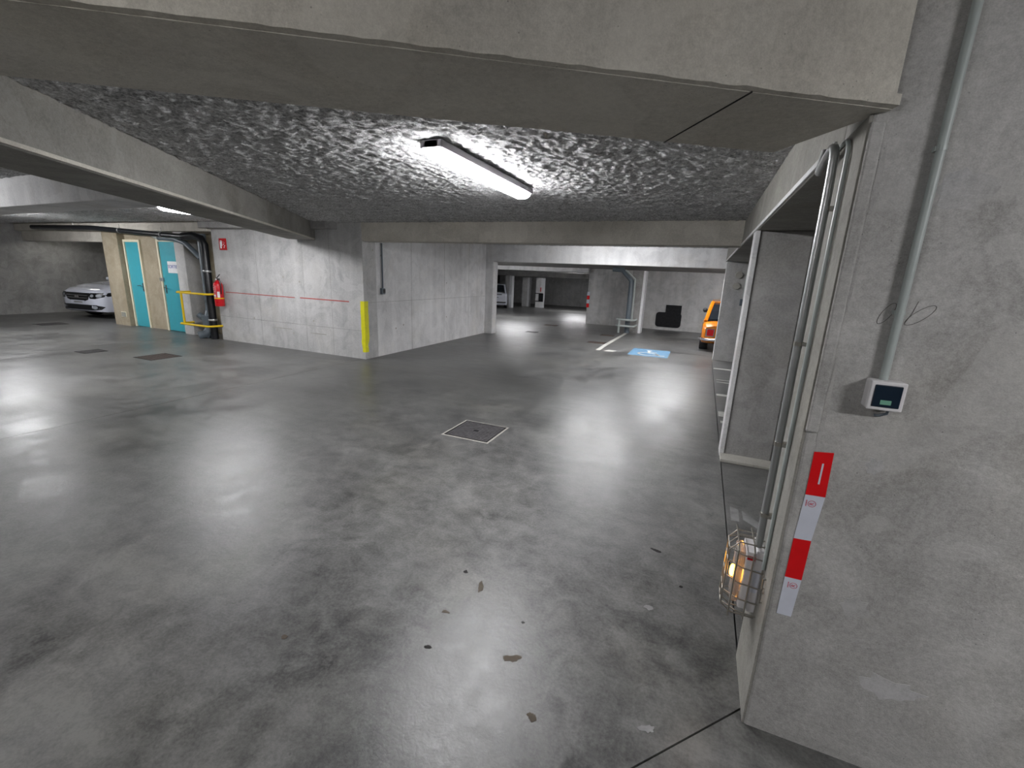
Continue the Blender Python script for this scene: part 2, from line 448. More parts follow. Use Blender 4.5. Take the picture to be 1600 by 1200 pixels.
nb = rough_beam('beam', P0, dn, nn, -9.0, 0.0, 0.445, seed=3, mat='beam')
# soffit joint towards the right end
q0 = P0 + dn * -0.42 - nn * 0.0; q1 = P0 + dn * -0.42 + nn * 0.45
obj('joint', MB().tube([(q0.x, q0.y, BZ - .0005), (q1.x, q1.y, BZ - .0005)], 0.0025, 5), 'groove', nb)
# left beam, square to the near one
LP = Vector((-2.42, 0.31)); ld = Vector((-0.575, 0.818)).normalized(); ln = Vector((-ld.y, ld.x))
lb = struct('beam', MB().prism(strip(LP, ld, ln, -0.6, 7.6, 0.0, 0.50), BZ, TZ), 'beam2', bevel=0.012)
lr = Vector((-0.004, 0))
obj('formwork_strip', MB().prism(strip(LP, ld, ln, 0.2, 7.4, -0.012, 0.01), BZ + .006, BZ + .028), 'beam', lb, bevel=.003)
# cross beam of the left bay, lit on its near face
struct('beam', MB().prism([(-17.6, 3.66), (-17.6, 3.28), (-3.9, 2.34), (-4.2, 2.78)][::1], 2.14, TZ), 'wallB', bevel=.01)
# beam above the doors and the parking bay of the white car
struct('beam', MB().box(-17.6, -13.72, 6.50, 6.80, 2.01, 2.26).box(-17.6, -9.62, 6.38, 6.95, 2.26, TZ), 'beam', bevel=.01)
struct('beam', MB().box(-9.60, -6.2, 6.18, 6.46, 2.31, TZ), 'darkwall', bevel=.01)
# far beam and the second one
fb = struct('beam', MB().box(-5.66, 0.37, 6.45, 6.75, BZ, TZ), 'beam', bevel=.01)
obj('formwork_strip', MB().box(-5.6, 0.35, 6.437, 6.452, BZ + .004, BZ + .018), 'beam', fb)
sb = struct('beam', MB().box(-5.66, 0.40, 11.38, 11.68, 1.99, TZ), 'wallB', bevel=.01)
obj('formwork_strip', MB().box(-5.6, 0.38, 11.367, 11.382, 1.995, 2.012), 'wallB', sb)
# right hand beam over the row of bays
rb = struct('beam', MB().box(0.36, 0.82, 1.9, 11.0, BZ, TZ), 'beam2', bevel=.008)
obj('formwork_strip', MB().box(0.350, 0.362, 2.0, 10.9, BZ + .004, BZ + .030), 'wallB', rb, bevel=.003)
# smooth soffit beyond the second beam, far beams
struct('ceiling', MB().prism([(-17.6, 11.68), (5, 11.68), (5, 18.6), (-17.6, 18.6)], cz(2.25), cz(2.35)), 'darkwall')
struct('beam', MB().prism([(-17.6, 18.4), (-4.45, 18.4), (-4.45, 18.75), (-17.6, 18.75)], cz(2.085), cz(2.4)), 'wallB')
struct('beam', MB().prism([(-17.6, 27.7), (-4.0, 27.7), (-4.0, 28.0), (-17.6, 28.0)], cz(2.10), cz(2.4)), 'darkwall')

# ------------------------------------------------------------------ structure: walls
wl = struct('wall_left', MB().box(-9.62, -5.65, 6.45, 6.80, -.02, TZ), 'wall', bevel=.006)
for x in (-8.35, -7.1, -6.42):
    obj('board_mark', MB().box(x - .003, x + .003, 6.4485, 6.452, 0.0, BZ + .2), 'darkwall', wl)
obj('pour_line', MB().box(-9.6, -5.66, 6.4475, 6.452, 0.52, 0.528), 'darkwall', wl)
# raised cast ribs / drips
obj('cement_smear', MB().box(-8.0, -7.5, 6.444, 6.452, .40, .415), 'cement', wl, bevel=.003)
obj('cement_smear', MB().box(-7.0, -6.6, 6.444, 6.452, .37, .385), 'cement', wl, bevel=.003)
for x, z in ((-8.35, 1.30), (-7.63, 1.42), (-8.0, .98), (-7.2, 1.35), (-8.55, .55), (-7.45, .33), (-7.9, .36), (-6.9, .62)):
    obj('tie_hole', MB().lathe([(0.022, 6.4445), (0.016, 6.4442), (0.014, 6.452)], (x, 0, z), 12, 'y'), 'cement', wl)
wc = struct('wall_center', MB().box(-5.95, -5.65, 6.80, 11.40, -.02, TZ).box(-5.655, -5.42, 11.385, 11.675, -.04, 1.992), 'wallB', bevel=.006)
obj('pour_line', MB().box(-5.652, -5.647, 6.5, 11.36, 1.04, 1.046), 'darkwall', wc)
for y in (7.9, 9.2, 10.4): obj('board_mark', MB().box(-5.652, -5.6475, y, y + .006, 0.0, 2.4), 'darkwall', wc)
for y, z in ((7.6, .55), (7.35, .5), (9.3, 1.4), (9.3, .6), (6.72, 1.98), (6.95, 1.9)):
    obj('tie_hole', MB().lathe([(0.020, -5.6445), (0.014, -5.6442), (0.013, -5.652)], (0, y, z), 12, 'x'), 'cement', wc)
# walls round the doors: pier, niche, pier, pipe recess
struct('pillar', MB().box(-13.75, -13.12, 6.50, 6.95, -.02, 2.27), 'tan', bevel=.01)
struct('wall_left', MB().box(-13.12, -12.46, 6.66, 6.95, 2.07, 2.27).box(-12.46, -11.80, 6.64, 6.95, -.02, 2.27).box(-11.80, -11.12, 6.66, 6.95, 2.09, 2.27).box(-11.12, -10.98, 6.64, 6.95, -.02, 2.27), 'tan', bevel=.004)
struct('pillar', MB().box(-10.98, -10.66, 6.50, 6.95, -.02, 2.27), 'wall', bevel=.01)
struct('wall_left', MB().box(-10.66, -9.62, 6.92, 7.05, -.02, 2.45), 'tan')
struct('wall_left', MB().box(-17.75, -17.60, -8, 12.2, -.02, TZ), 'darkwall')
struct('wall_back', MB().box(-17.6, -12.7, 12.0, 12.2, -.02, TZ), 'darkwall')
struct('wall_center', MB().box(-13.0, -12.85, 6.95, 12.0, -.02, TZ), 'darkwall')
# right hand wall with its narrow end face
wr = struct('wall_right', MB().box(0.362, 6.0, 1.62, 1.97, -.02, TZ + .1), 'near', bevel=.01)
obj('darkened_end_face', MB().box(.355, .364, 1.6215, 1.968, 0, BZ - .002), 'beam2', wr, bevel=.002)  # darker skin, toning down the lamp light on this face by colour
obj('patched_arris', MB().box(0.3605, 0.395, 1.612, 1.63, 1.2, 2.1), 'near', wr, bevel=.006)
for i, (x, z, rx, rz) in enumerate(((.405, 1.95, .010, .10), (.398, 1.70, .006, .14), (.402, 1.25, .007, .20), (.60, 1.92, .07, .06), (.60, .62, .05, .05), (.75, .35, .10, .05), (.56, 1.12, .03, .03))):
    rr = random.Random(i + 3); pts = []
    for q in range(18):
        a_ = 2 * PI * q / 18; f_ = .6 + .5 * rr.random(); pts.append((x + rx * f_ * math.cos(a_), z + rz * f_ * math.sin(a_)))
    n = len(pts)
    obj('trowelled_patch', MB().add([(px, 1.6192, pz) for px, pz in pts] + [(px, 1.621, pz) for px, pz in pts], [tuple(range(n)), tuple(range(2 * n - 1, n - 1, -1))] + [(q, (q + 1) % n, n + (q + 1) % n, n + q) for q in range(n)]), 'darkwall' if i < 3 else 'near2', wr)
# column row
fin = struct('pillar', MB().box(0.362, 0.80, 4.60, 4.78, -.02, BZ), 'darkwall', bevel=.012)  # dark concrete carries the shade on this column in its colour
obj('lit_side_strip', MB().box(0.352, 0.392, 4.588, 4.792, 0.0, BZ - .002), 'wallB', fin, bevel=.004)  # pale concrete stands in for light on the column's left side
obj('plinth', MB().box(0.355, 0.80, 4.42, 4.80, 0.0, 0.03), 'cement', fin, bevel=.006)
struct('pillar', MB().box(0.375, 2.9, 10.72, 10.98, -.02, 2.2), 'wall', bevel=.01)
struct('pillar', MB().prism([(-2.31, 15.93), (-1.94, 15.93), (-1.90, 16.25), (-2.31, 16.25)], cz(-.02), cz(2.12)), 'darkwall')
obj('pale_side_strip', MB().prism([(-1.94, 15.92), (-1.86, 15.93), (-1.84, 16.25), (-1.90, 16.25)], cz(-.01), cz(2.11)), 'white', bpy.data.objects['pillar.003' if 'pillar.003' in bpy.data.objects else 'pillar'])  # white stands in for light on the pillar's right side
# end walls
struct('wall_back', MB().box(-4.45, 6.0, 18.6, 18.85, -.4, 2.3), 'wall', bevel=.008)
struct('wall_right', MB().box(4.0, 4.15, 11.0, 18.6, -.3, 2.5), 'darkwall')
struct('wall_right', MB().box(5.8, 6.0, 1.97, 11.0, -.05, TZ + .1), 'darkwall')
struct('wall_right', MB().box(5.9, 6.1, -7.2, 1.62, -.05, TZ + .1), 'beam')
struct('wall_front', MB().box(-17.7, 6.1, -7.4, -7.2, -.05, TZ + .1), 'beam')
struct('wall_back', MB().box(-17.6, -3.5, 38.4, 38.6, -1.2, 2.0), 'wall')
struct('wall_right', MB().box(-4.0, -3.8, 18.85, 38.4, -1.2, 2.3), 'wall')
struct('wall_left', MB().box(-17.75, -17.6, 12.2, 38.6, -1.3, 2.5), 'matt')  # matt black puts the darkness beyond the columns into the wall colour
struct('wall_center', MB().box(-12.85, -5.95, 11.4, 11.6, -.1, 2.5), 'darkwall')
for i, (x0, x1, y0, dy) in enumerate(((-12.25, -11.80, 27.7, .35), (-12.55, -11.98, 31.5, .35), (-11.28, -10.72, 31.0, .35))):
    pl = struct('pillar', MB().prism([(x0, y0), (x1, y0), (x1, y0 + dy), (x0, y0 + dy)], cz(-.02), cz(2.12)), 'wall' if i < 2 else 'wallB')
    obj('pale_side_strip', MB().prism([(x1 - .16, y0 - .02), (x1 + .02, y0 - .02), (x1 + .02, y0 + dy), (x1 - .16, y0 + dy)], cz(-.01), cz(2.10)), 'white', pl)
    if i == 2: far_col = (x0, x1, y0)

# ------------------------------------------------------------------ ceiling lights
def batten(x, y, z, along, L, label, group='fluorescent batten lights', glow='tube'):
    t = thing('ceiling_light', label, 'light', (x, y, z), group)
    hw = 0.062; h = L / 2
    def tr(v):
        if along == 'y': return Vector((x + v.x, y + v.y, z + v.z))
        return Vector((x + v.y, y + v.x, z + v.z))
    # housing: shallow tray above the diffuser
    ho = hw + .016
    mb = MB(); mb.prism([(-ho, -h + .0), (ho, -h + .0), (ho, h - .0), (-ho, h - .0)], 0.0, 0.045)
    mb.prism([(-hw * .5, -h * .6), (hw * .5, -h * .6), (hw * .5, h * .6), (-hw * .5, h * .6)], 0.05, 0.12)
    obj('housing', mb.xform(tr), 'lampbody', t, bevel=.006)
    # diffuser: faceted trough with sloped ends
    prof = [(-hw - .002, 0.0), (-hw * .95, -.028), (-hw * .55, -.052), (hw * .55, -.052), (hw * .95, -.028), (hw + .002, 0.0)]
    vs_ = []; fs = []
    st = [(-h, .35), (-h + .03, .8), (-h + .08, 1), (h - .08, 1), (h - .03, .8), (h, .35)]
    for yy, q in st:
        for px, pz in prof: vs_.append((px * (.75 + .25 * q), yy, pz * q if pz < 0 else pz))
    n = len(prof)
    for i in range(len(st) - 1):
        for j in range(n - 1): fs.append((i * n + j, i * n + j + 1, (i + 1) * n + j + 1, (i + 1) * n + j))
    fs += [tuple(range(n)), tuple((len(st) - 1) * n + j for j in range(n))]
    fs += [(i * n, (i + 1) * n, (i + 1) * n + n - 1, i * n + n - 1) for i in range(len(st) - 1)]
    obj('diffuser', MB().add(vs_, fs).xform(tr), glow, t)
    for s in (-1, 1):
        obj('end_cap', MB().box(-hw * .8, hw * .8, s * (h - .012) - .012, s * (h - .012) + .012, .0, .045).xform(tr), 'lampbody', t, bevel=.004)
    return t
batten(-1.63, 3.27, 2.375, 'y', 1.56, 'long lit fluorescent batten on the rough sprayed ceiling, nearest the camera', glow='tubemid')
batten(-1.90, 9.60, 2.375, 'x', 1.30, 'lit batten light seen edge-on between the two far beams')
batten(-7.18, 4.75, 2.375, 'y', 1.25, 'lit ceiling light of the left bay, half hidden behind the long diagonal beam', glow='tubemid')
batten(-16.60, 7.02, 2.085, 'x', 1.30, 'thin lit batten behind the lintel above the parked white car', glow='tubedim')
batten(-12.8, 4.2, 2.375, 'x', 1.5, 'ceiling light of the left bay behind the lit cross beam')
batten(-8.2, 0.7, 2.375, 'x', 1.5, 'ceiling light of the near left bay, behind the beams', glow='tubemid')
batten(-1.9, -1.3, 2.375, 'x', 1.5, 'ceiling light behind the camera, on the left', glow='tubenear')
batten(2.1, 0.1, 2.375, 'x', 0.8, 'ceiling light behind the camera, on the right', glow='tubemid')
batten(2.4, 15.5, 2.05, 'x', 1.3, 'added unseen ceiling light over the orange car, hidden behind the pillar')  # hidden helper lamp, added to brighten the bay and its back wall
batten(-7.8, 14.8, 2.05, 'x', 1.5, 'added unseen ceiling light of the aisle, hidden behind the central wall')  # unseen lamp added to lift the light in the far aisle
batten(-7.8, 19.2, 1.99, 'x', 1.5, 'added unseen ceiling light of the aisle, hidden by the far lintel')  # added behind the beam so only its light reaches the aisle
batten(-7.5, 28.5, 1.70, 'x', 1.5, 'added unseen ceiling light in the farthest bay')  # extra fixture out of view, added to light the far end
batten(-0.6, 12.1, 2.13, 'x', 1.3, 'added unseen ceiling light of the blue-marked bay, hidden by the second beam')  # added lamp, tucked behind the second beam to light the bay

# ------------------------------------------------------------------ covers in the floor
def cover(x, y, s, label, mat='iron', detail=True, ang=0.0):
    zz = fz(x, y)
    t = thing('manhole_cover' if detail else 'drain_grate', label, 'cover', (x, y, zz), None if detail else 'small drain grates in the floor')
    c_, s_ = math.cos(ang), math.sin(ang)
    def tr(v): return Vector((x + v.x * c_ - v.y * s_, y + v.x * s_ + v.y * c_, zz + v.z))
    h = s / 2
    fr = MB()
    for a0, a1, b0, b1 in ((-h, h, -h, -h + .012), (-h, h, h - .012, h), (-h, -h + .012, -h + .012, h - .012), (h - .012, h, -h + .012, h - .012)): fr.box(a0, a1, b0, b1, -.004, .004)
    obj('frame', fr.xform(tr), 'irondark', t)
    if detail:
        ed = MB(); q = h + .02
        for a0, a1, b0, b1 in ((-q, q, -q, -h), (-q, q, h, q), (-q, -h, -h, h), (h, q, -h, h)): ed.box(a0, a1, b0, b1, -.004, .0012)
        obj('cement_edge', ed.xform(tr), 'cement', t)
        obj('plate', MB().box(-h + .015, h - .015, -h + .015, h - .015, -.004, .0025).xform(tr), mat, t)
        tm = MB(); n = 12; st = (s - .06) / n
        for i in range(n):
            for j in range(n):
                cx = -h + .03 + st * (i + .5); cy = -h + .03 + st * (j + .5)
                if abs(cx) < .035 and abs(cy) < .035: continue
                a_ = PI / 4 if (i + j) % 2 else -PI / 4
                u = Vector((math.cos(a_), math.sin(a_), 0)) * st * .42; w_ = Vector((-math.sin(a_), math.cos(a_), 0)) * st * .2
                c0 = Vector((cx, cy, 0))
                b_ = [c0 + u, c0 + w_, c0 - u, c0 - w_]
                tp = [c0 + u * .7, c0 + w_ * .6, c0 - u * .7, c0 - w_ * .6]
                tm.add([(p.x, p.y, .002) for p in b_] + [(p.x, p.y, .0065) for p in tp], [(4, 5, 6, 7)] + [(i_, (i_ + 1) % 4, 4 + (i_ + 1) % 4, 4 + i_) for i_ in range(4)])
        o = obj('tread', tm.xform(tr), mat, t); o['kind'] = 'stuff'
        obj('keyhole', MB().box(-.028, .028, -.022, .022, .001, .0035).xform(tr), 'matt', t)
    else:
        obj('tray', MB().box(-h + .012, h - .012, -h + .012, h - .012, -.004, .0008).xform(tr), 'irondark', t)
        n = 9
        for i in range(n):
            yy = -h + .02 + (s - .04) * (i + .5) / n
            obj('bar', MB().box(-h + .012, h - .012, yy - s * .022, yy + s * .022, .0, .005).xform(tr), mat, t)
    return t
cover(-2.06, 4.02, 0.50, 'square cast iron manhole cover with diamond tread in the middle of the floor')
cover(-8.62, 4.60, 0.50, 'rusty square drain cover nearest the yellow rail, left side', 'rust', False)
cover(-9.96, 4.27, 0.34, 'small drain grate left of the rusty cover, near the floor joint', 'iron', False)
cover(-14.65, 5.60, 0.50, 'drain grate on the floor in front of the white parked car', 'iron', False)
cover(-4.75, 12.85, 0.36, 'small grate just past the opening beside the central wall', 'iron', False)
cover(-5.15, 15.95, 0.5, 'farthest square grate in the far aisle floor', 'rust', False)
cover(-2.62, 13.95, 0.42, 'grate left of the white line in front of the steel guard', 'rust', False)
cover(-2.45, 11.62, 0.46, 'rusty grate at the foot of the white line, on the floor joint', 'rust', False)

# ------------------------------------------------------------------ road paint
def paint(name, poly, mat, label, cat='road marking', group=None, parent=None, h=0.0015):
    mb = MB().prism(poly, lambda x, y: fz(x, y) - .001, lambda x, y: fz(x, y) + h)
    o = obj(name, mb, mat, parent)
    if parent is None: tag(o, label, cat, group)
    return o
def quad(x0, x1, y0, y1): return [(x0, y0), (x1, y0), (x1, y1), (x0, y1)]
paint('bay_line', [(-2.19, 10.40), (-2.09, 10.40), (-2.10, 11.35), (-2.20, 11.35)], 'offwhite', 'short white bay line end on the near side of the floor joint')
paint('bay_line', [(-2.20, 11.355), (-2.10, 11.355), (-2.21, 15.38), (-2.31, 15.38)], 'offwhite', 'long white bay line running to the steel guard and pillar')
paint('bay_number', [(-2.0, 10.36), (-1.78, 10.40), (-1.72, 10.58), (-1.92, 10.62)], 'offwhite', 'worn white painted mark beside the foot of the bay line')
bl = thing('accessible_bay_marking', 'blue painted square with a white wheelchair symbol on the floor', 'road marking', (-0.97, 10.85, 0))
paint('blue_square', quad(-1.42, -0.55, 10.24, 11.19), 'blue', '', parent=bl)
paint('blue_square', quad(-1.42, -0.55, 11.215, 11.34), 'blue', '', parent=bl)
sym = MB()
ring = [(-1.0 + .22 * math.cos(t), 10.60 + .20 * math.sin(t)) for t in [math.radians(a_) for a_ in range(100, 375, 15)]]
for i in range(len(ring) - 1): sym.tube([(ring[i][0], ring[i][1], .0018), (ring[i + 1][0], ring[i + 1][1], .0018)], .0010, 4)
def ribbon(mb, pts, wd, z0=.0014, z1=.0028):
    for (x0, y0), (x1, y1) in zip(pts[:-1], pts[1:]):
        d = Vector((x1 - x0, y1 - y0)); L = d.length; d /= L; n = Vector((-d.y, d.x)) * wd / 2; d *= wd * .2
        mb.prism([(x0 - d.x - n.x, y0 - d.y - n.y), (x1 + d.x - n.x, y1 + d.y - n.y), (x1 + d.x + n.x, y1 + d.y + n.y), (x0 - d.x + n.x, y0 - d.y + n.y)], z0, z1)
    return mb
sym = ribbon(MB(), ring, .055)
ribbon(sym, [(-1.02, 11.0), (-1.0, 10.72), (-.82, 10.68), (-.74, 10.45), (-.64, 10.48)], .06)
ribbon(sym, [(-1.0, 10.88), (-.84, 10.86)], .05)
sym.lathe([(.06, .0014), (.06, .0028)], (-1.02, 11.09, 0), 14)
obj('wheelchair_symbol', sym, 'offwhite', bl)
paint('bay_line', quad(.385, 3.0, 9.56, 9.66), 'offwhite', 'thin white line on the floor by the orange car pillar')
paint('bay_line', quad(.385, 3.0, 7.22, 7.34), 'offwhite', 'thin white line halfway between the pillar and the dark column')
bn = thing('bay_number', 'worn white painted figures between the two thin bay lines', 'road marking', (.5, 8.4, 0))
for y_ in (8.25, 8.45): paint('figure', quad(.41, .9, y_, y_ + .04), 'offwhite', '', parent=bn)
bn = thing('bay_number', 'pale worn marks on the floor just behind the dark column', 'road marking', (.42, 6.1, 0))
paint('figure', quad(.385, .47, 6.05, 6.3), 'offwhite', '', parent=bn); paint('figure', quad(.40, .45, 5.75, 5.85), 'offwhite', '', parent=bn)
bn = thing('bay_number', 'large pale stencilled strokes on the floor above the amber wall lamp', 'road marking', (.48, 3.4, 0))
paint('figure', [(.398, 3.27), (.452, 3.28), (.456, 3.47), (.398, 3.50)], 'pale', '', parent=bn)
paint('figure', [(.48, 3.32), (.60, 3.20), (.60, 3.30), (.48, 3.46)], 'pale', '', parent=bn)

# ------------------------------------------------------------------ doors
def door(name, x0, x1, ztop, y, handle_right, label, sign=False):
    d = obj(name, MB().box(x0, x1, y - .035, y + .01, 0.008, ztop), 'teal', None, bevel=.003)
    d['kind'] = 'structure'; d['label'] = label
    fw = .055
    fr = MB().box(x0 - fw, x0, y - .06, y + .03, 0, ztop + fw).box(x1, x1 + fw, y - .06, y + .03, 0, ztop + fw).box(x0, x1, y - .06, y + .03, ztop, ztop + fw)
    obj('door_frame', fr, 'cream', d, bevel=.003)
    hx = x1 - .07 if handle_right else x0 + .07
    s = -1 if handle_right else 1
    obj('backplate', MB().box(hx - .02, hx + .02, y - .042, y - .034, .88, 1.08), 'chrome', d, bevel=.003)
    obj('door_handle', MB().tube([(hx, y - .035, 1.02), (hx, y - .085, 1.02), (hx + s * .02, y - .09, 1.02), (hx + s * .13, y - .088, 1.015)], .011, 8), 'chrome', d, smooth=True)
    obj('keyhole', MB().lathe([(.011, y - .047), (.011, y - .04)], (hx, 0, .93), 10, 'y'), 'matt', d)
    return d
d1 = door('door_1', -13.04, -12.50, 2.03, 6.655, True, 'teal door nearest the parked white car')
d2 = door('door_2', -11.74, -11.14, 2.05, 6.655, False, 'teal door nearest the pipes, carrying the paper notice')
obj('door_closer', MB().box(-11.82, -11.70, 6.58, 6.62, 1.16, 1.24), 'steel', d2, bevel=.005)
sg = thing('paper_sign', 'white paper sign with blue lettering taped on the right teal door', 'sign', (-11.32, 6.612, 1.50))
obj('sheet', MB().box(-11.50, -11.145, 6.612, 6.615, 1.36, 1.62), 'white', sg)
obj('lettering', text_mb('SORTIE', .105, (-11.32, 6.6105, 1.50), (1, 0, 0), (0, 0, 1)), 'inkblue', sg)
vg = thing('vent_grille', 'small framed vent low on the wall left of the first teal door', 'vent', (-13.30, 6.49, .28))
obj('frame', MB().box(-13.42, -13.20, 6.485, 6.50, .21, .35), 'cream', vg, bevel=.003)
for i in range(4): obj('slat', MB().box(-13.40, -13.22, 6.480, 6.487, .228 + i * .028, .243 + i * .028), 'pvc', vg)

# ------------------------------------------------------------------ drain pipes and yellow rail
t = thing('drain_pipe', 'thick black drain pipe running above the teal doors and down behind the extinguisher', 'pipe', (-10.3, 6.25, 2.25))
obj('pipe', MB().tube([(-16.2, 6.22, 2.33), (-13.5, 6.22, 2.31), (-11.4, 6.24, 2.20), (-10.2, 6.26, 2.14)], .055, 12), 'black', t, smooth=True)
for x, z in ((-14.3, 2.315), (-12.4, 2.255), (-10.9, 2.175)):
    obj('clamp', MB().lathe([(.060, x - .012), (.064, x), (.060, x + .012)], (0, 6.23, z), 14, 'x').tube([(x, 6.23, z + .05), (x, 6.23, z + .14)], .005, 5), 'steel', t)
obj('vertical_pipe', MB().tube([(-10.25, 6.26, 2.142), (-10.0, 6.32, 2.17), (-9.86, 6.38, 2.12), (-9.80, 6.40, 2.0), (-9.80, 6.40, 0.0)], .075, 14), 'black', t, smooth=True)
for z in (1.45, .42): obj('collar', MB().lathe([(.083, z - .02), (.088, z), (.083, z + .02)], (-9.80, 6.40, 0), 16), 'steel', t)
t = thing('downpipe', 'grey vertical downpipe with sloping branch, left of the black one, inside the yellow rail', 'pipe', (-10.05, 6.55, 0))
obj('pipe', MB().tube([(-10.05, 6.52, 2.22), (-10.05, 6.52, .62), (-10.05, 6.50, .55), (-10.02, 6.44, .45), (-10.02, 6.44, .10), (-10.06, 6.38, .03)], .085, 16), 'pvc', t, smooth=True)
obj('inspection_collar', MB().tube([(-10.02, 6.42, .50), (-10.02, 6.44, .30)], [.112, .108], 16), 'pvc', t, smooth=True)
obj('branch', MB().tube([(-10.05, 6.50, .33), (-10.16, 6.44, .42), (-10.26, 6.40, .50)], .065, 12), 'pvc', t, smooth=True)
obj('foot_elbow', MB().tube([(-10.02, 6.42, .16), (-10.05, 6.36, .09), (-10.12, 6.26, .06)], .09, 14), 'pvc', t, smooth=True)
obj('sloping_branch', MB().tube([(-11.35, 6.36, 2.17), (-11.2, 6.36, 2.12), (-10.7, 6.38, 2.10), (-10.45, 6.42, 2.02), (-10.12, 6.50, 1.72)], .055, 12), 'pvc', t, smooth=True)
obj('socket', MB().tube([(-11.42, 6.36, 2.19), (-11.2, 6.36, 2.12)], .068, 12), 'pvclight', t, smooth=True)
t = thing('yellow_guard_rail', 'yellow tubular guard rail in front of the drain pipes', 'rail', (-10.2, 6.2, 0))
for z in (.98, .30):
    obj('rail', MB().tube([(-10.62, 6.50, z), (-10.60, 6.24, z), (-10.55, 6.18, z), (-9.66, 6.18, z), (-9.62, 6.22, z), (-9.58, 6.45, z)], .022, 10), 'yellow', t, smooth=True)
obj('post', MB().tube([(-10.42, 6.18, .98), (-10.42, 6.18, .30)], .022, 10), 'yellow', t, smooth=True)

# ------------------------------------------------------------------ fire extinguisher and its sign
ex, ey = -9.42, 6.34
t = thing('fire_extinguisher', 'red fire extinguisher with a white label hung on the wall beside the pipes', 'extinguisher', (ex, ey, .75))
obj('cylinder', MB().lathe([(.06, .78), (.085, .79), (.09, .83), (.09, 1.17), (.082, 1.21), (.055, 1.25), (.03, 1.265), (.028, 1.29)], (ex, ey, 0), 24), 'red', t, smooth=True)
obj('base_ring', MB().lathe([(.088, .745), (.092, .75), (.092, .80), (.088, .80)], (ex, ey, 0), 24), 'red', t, smooth=True)
obj('valve', MB().box(ex - .03, ex + .03, ey - .02, ey + .02, 1.28, 1.32), 'black', t, bevel=.005)
obj('lever', MB().tube([(ex - .02, ey, 1.32), (ex + .06, ey - .02, 1.36), (ex + .13, ey - .03, 1.40)], .009, 6).tube([(ex - .02, ey, 1.30), (ex + .12, ey - .03, 1.31)], .009, 6), 'black', t)
obj('hose', MB().tube([(ex + .03, ey, 1.30), (ex + .09, ey - .01, 1.27), (ex + .115, ey - .02, 1.15), (ex + .10, ey - .02, 1.0)], .012, 8), 'black', t, smooth=True)
obj('gauge', MB().lathe([(.016, ey - .034), (.016, ey - .02)], (ex, 0, 1.30), 12, 'y'), 'white', t)
def wrapbox(a0, a1, z0, z1, r=.0912):
    mb = MB(); n = 8; vs_ = []; fs = []
    for i in range(n + 1):
        a_ = math.radians(a0 + (a1 - a0) * i / n)
        for z in (z0, z1): vs_.append((ex + r * math.sin(a_), ey - r * math.cos(a_), z))
    for i in range(n): fs.append((2 * i, 2 * i + 2, 2 * i + 3, 2 * i + 1))
    return mb.add(vs_, fs)
lab = MB()
for a0, a1, z0, z1 in ((-50, 20, 1.16, 1.167), (-50, 20, .92, .927), (-50, -47, .92, 1.167), (17, 20, .92, 1.167), (-44, 10, 1.12, 1.13), (-44, 5, 1.085, 1.095), (-44, 12, 1.05, 1.06), (-44, 0, 1.015, 1.025), (-44, 14, .945, .985)):
    q = wrapbox(a0, a1, z0, z1); lab.add(q.v, q.f)
obj('printed_label', lab, 'white', t)
obj('inspection_tag', wrapbox(36, 66, .93, 1.05, .0918), 'white', t)
obj('strap', MB().lathe([(.0925, .90), (.0935, .905), (.0935, .915), (.0925, .92)], (ex, ey, 0), 24), 'yellow', t)
obj('bracket', MB().box(ex - .03, ex + .03, ey + .08, 6.452, 1.0, 1.2), 'steel', t)
t = thing('extinguisher_sign', 'small red extinguisher pictogram sign high on the left wall', 'sign', (-9.27, 6.44, 2.02))
obj('plate', MB().box(-9.38, -9.17, 6.435, 6.449, 1.90, 2.13), 'redmatt', t, bevel=.002)
obj('pictogram', MB().box(-9.35, -9.305, 6.4325, 6.436, 1.93, 2.06).box(-9.345, -9.29, 6.4325, 6.436, 2.068, 2.085).box(-9.30, -9.285, 6.4325, 6.436, 1.98, 2.07), 'white', t)
fl = MB()
for (x_, z_, s_) in ((-9.235, 1.955, .03), (-9.215, 1.985, .026), (-9.245, 2.01, .024), (-9.222, 2.04, .02), (-9.25, 2.06, .016)): fl.add([(x_ - s_ * .5, 6.4335, z_ - s_ * .5), (x_ + s_ * .5, 6.4335, z_ - s_ * .4), (x_ + s_ * .2, 6.4335, z_ + s_ * .8)], [(0, 1, 2)])
obj('flame_symbol', fl, 'white', t)

# painted line, corner hazard strip, conduit with box on the central wall
rl = thing('red_line', 'thin red line drawn along the left wall from the extinguisher to the yellow strip', 'line', (-7.8, 6.447, 1.05))
obj('line_segment', MB().box(-9.36, -7.36, 6.4470, 6.452, 1.032, 1.046), 'redline', rl)
obj('line_segment', MB().box(-7.22, -6.0, 6.4470, 6.452, 1.036, 1.052), 'redline', rl)
hs = MB(); zs = [0.13 + .94 * i / 14 for i in range(15)]
rr = random.Random(2); vs_ = []; fs = []
for z_ in zs:
    j = rr.uniform(-.008, .008); wd = .095 if z_ > .3 else .07
    vs_ += [(-5.70 - wd * .35 + j, 6.4465, z_), (-5.648, 6.4465, z_), (-5.6462, 6.448, z_), (-5.6462, 6.448 + wd * 1.1 + j, z_)]
for i in range(14):
    for q in range(3): fs.append((i * 4 + q, i * 4 + q + 1, i * 4 + q + 5, i * 4 + q + 4))
tag(obj('corner_stripe', MB().add(vs_, fs), 'lime'), 'bright yellow painted stripe on the corner of the central wall', 'stripe')
t = thing('junction_box', 'small grey switch box at the end of a conduit on the central wall', 'switch', (-5.62, 6.95, 1.24))
obj('conduit', MB().tube([(-5.628, 6.955, 2.12), (-5.628, 6.955, 1.30)], .014, 8), 'pvc', t, smooth=True)
obj('box', MB().box(-5.65, -5.595, 6.90, 6.99, 1.19, 1.30), 'pvc', t, bevel=.006)
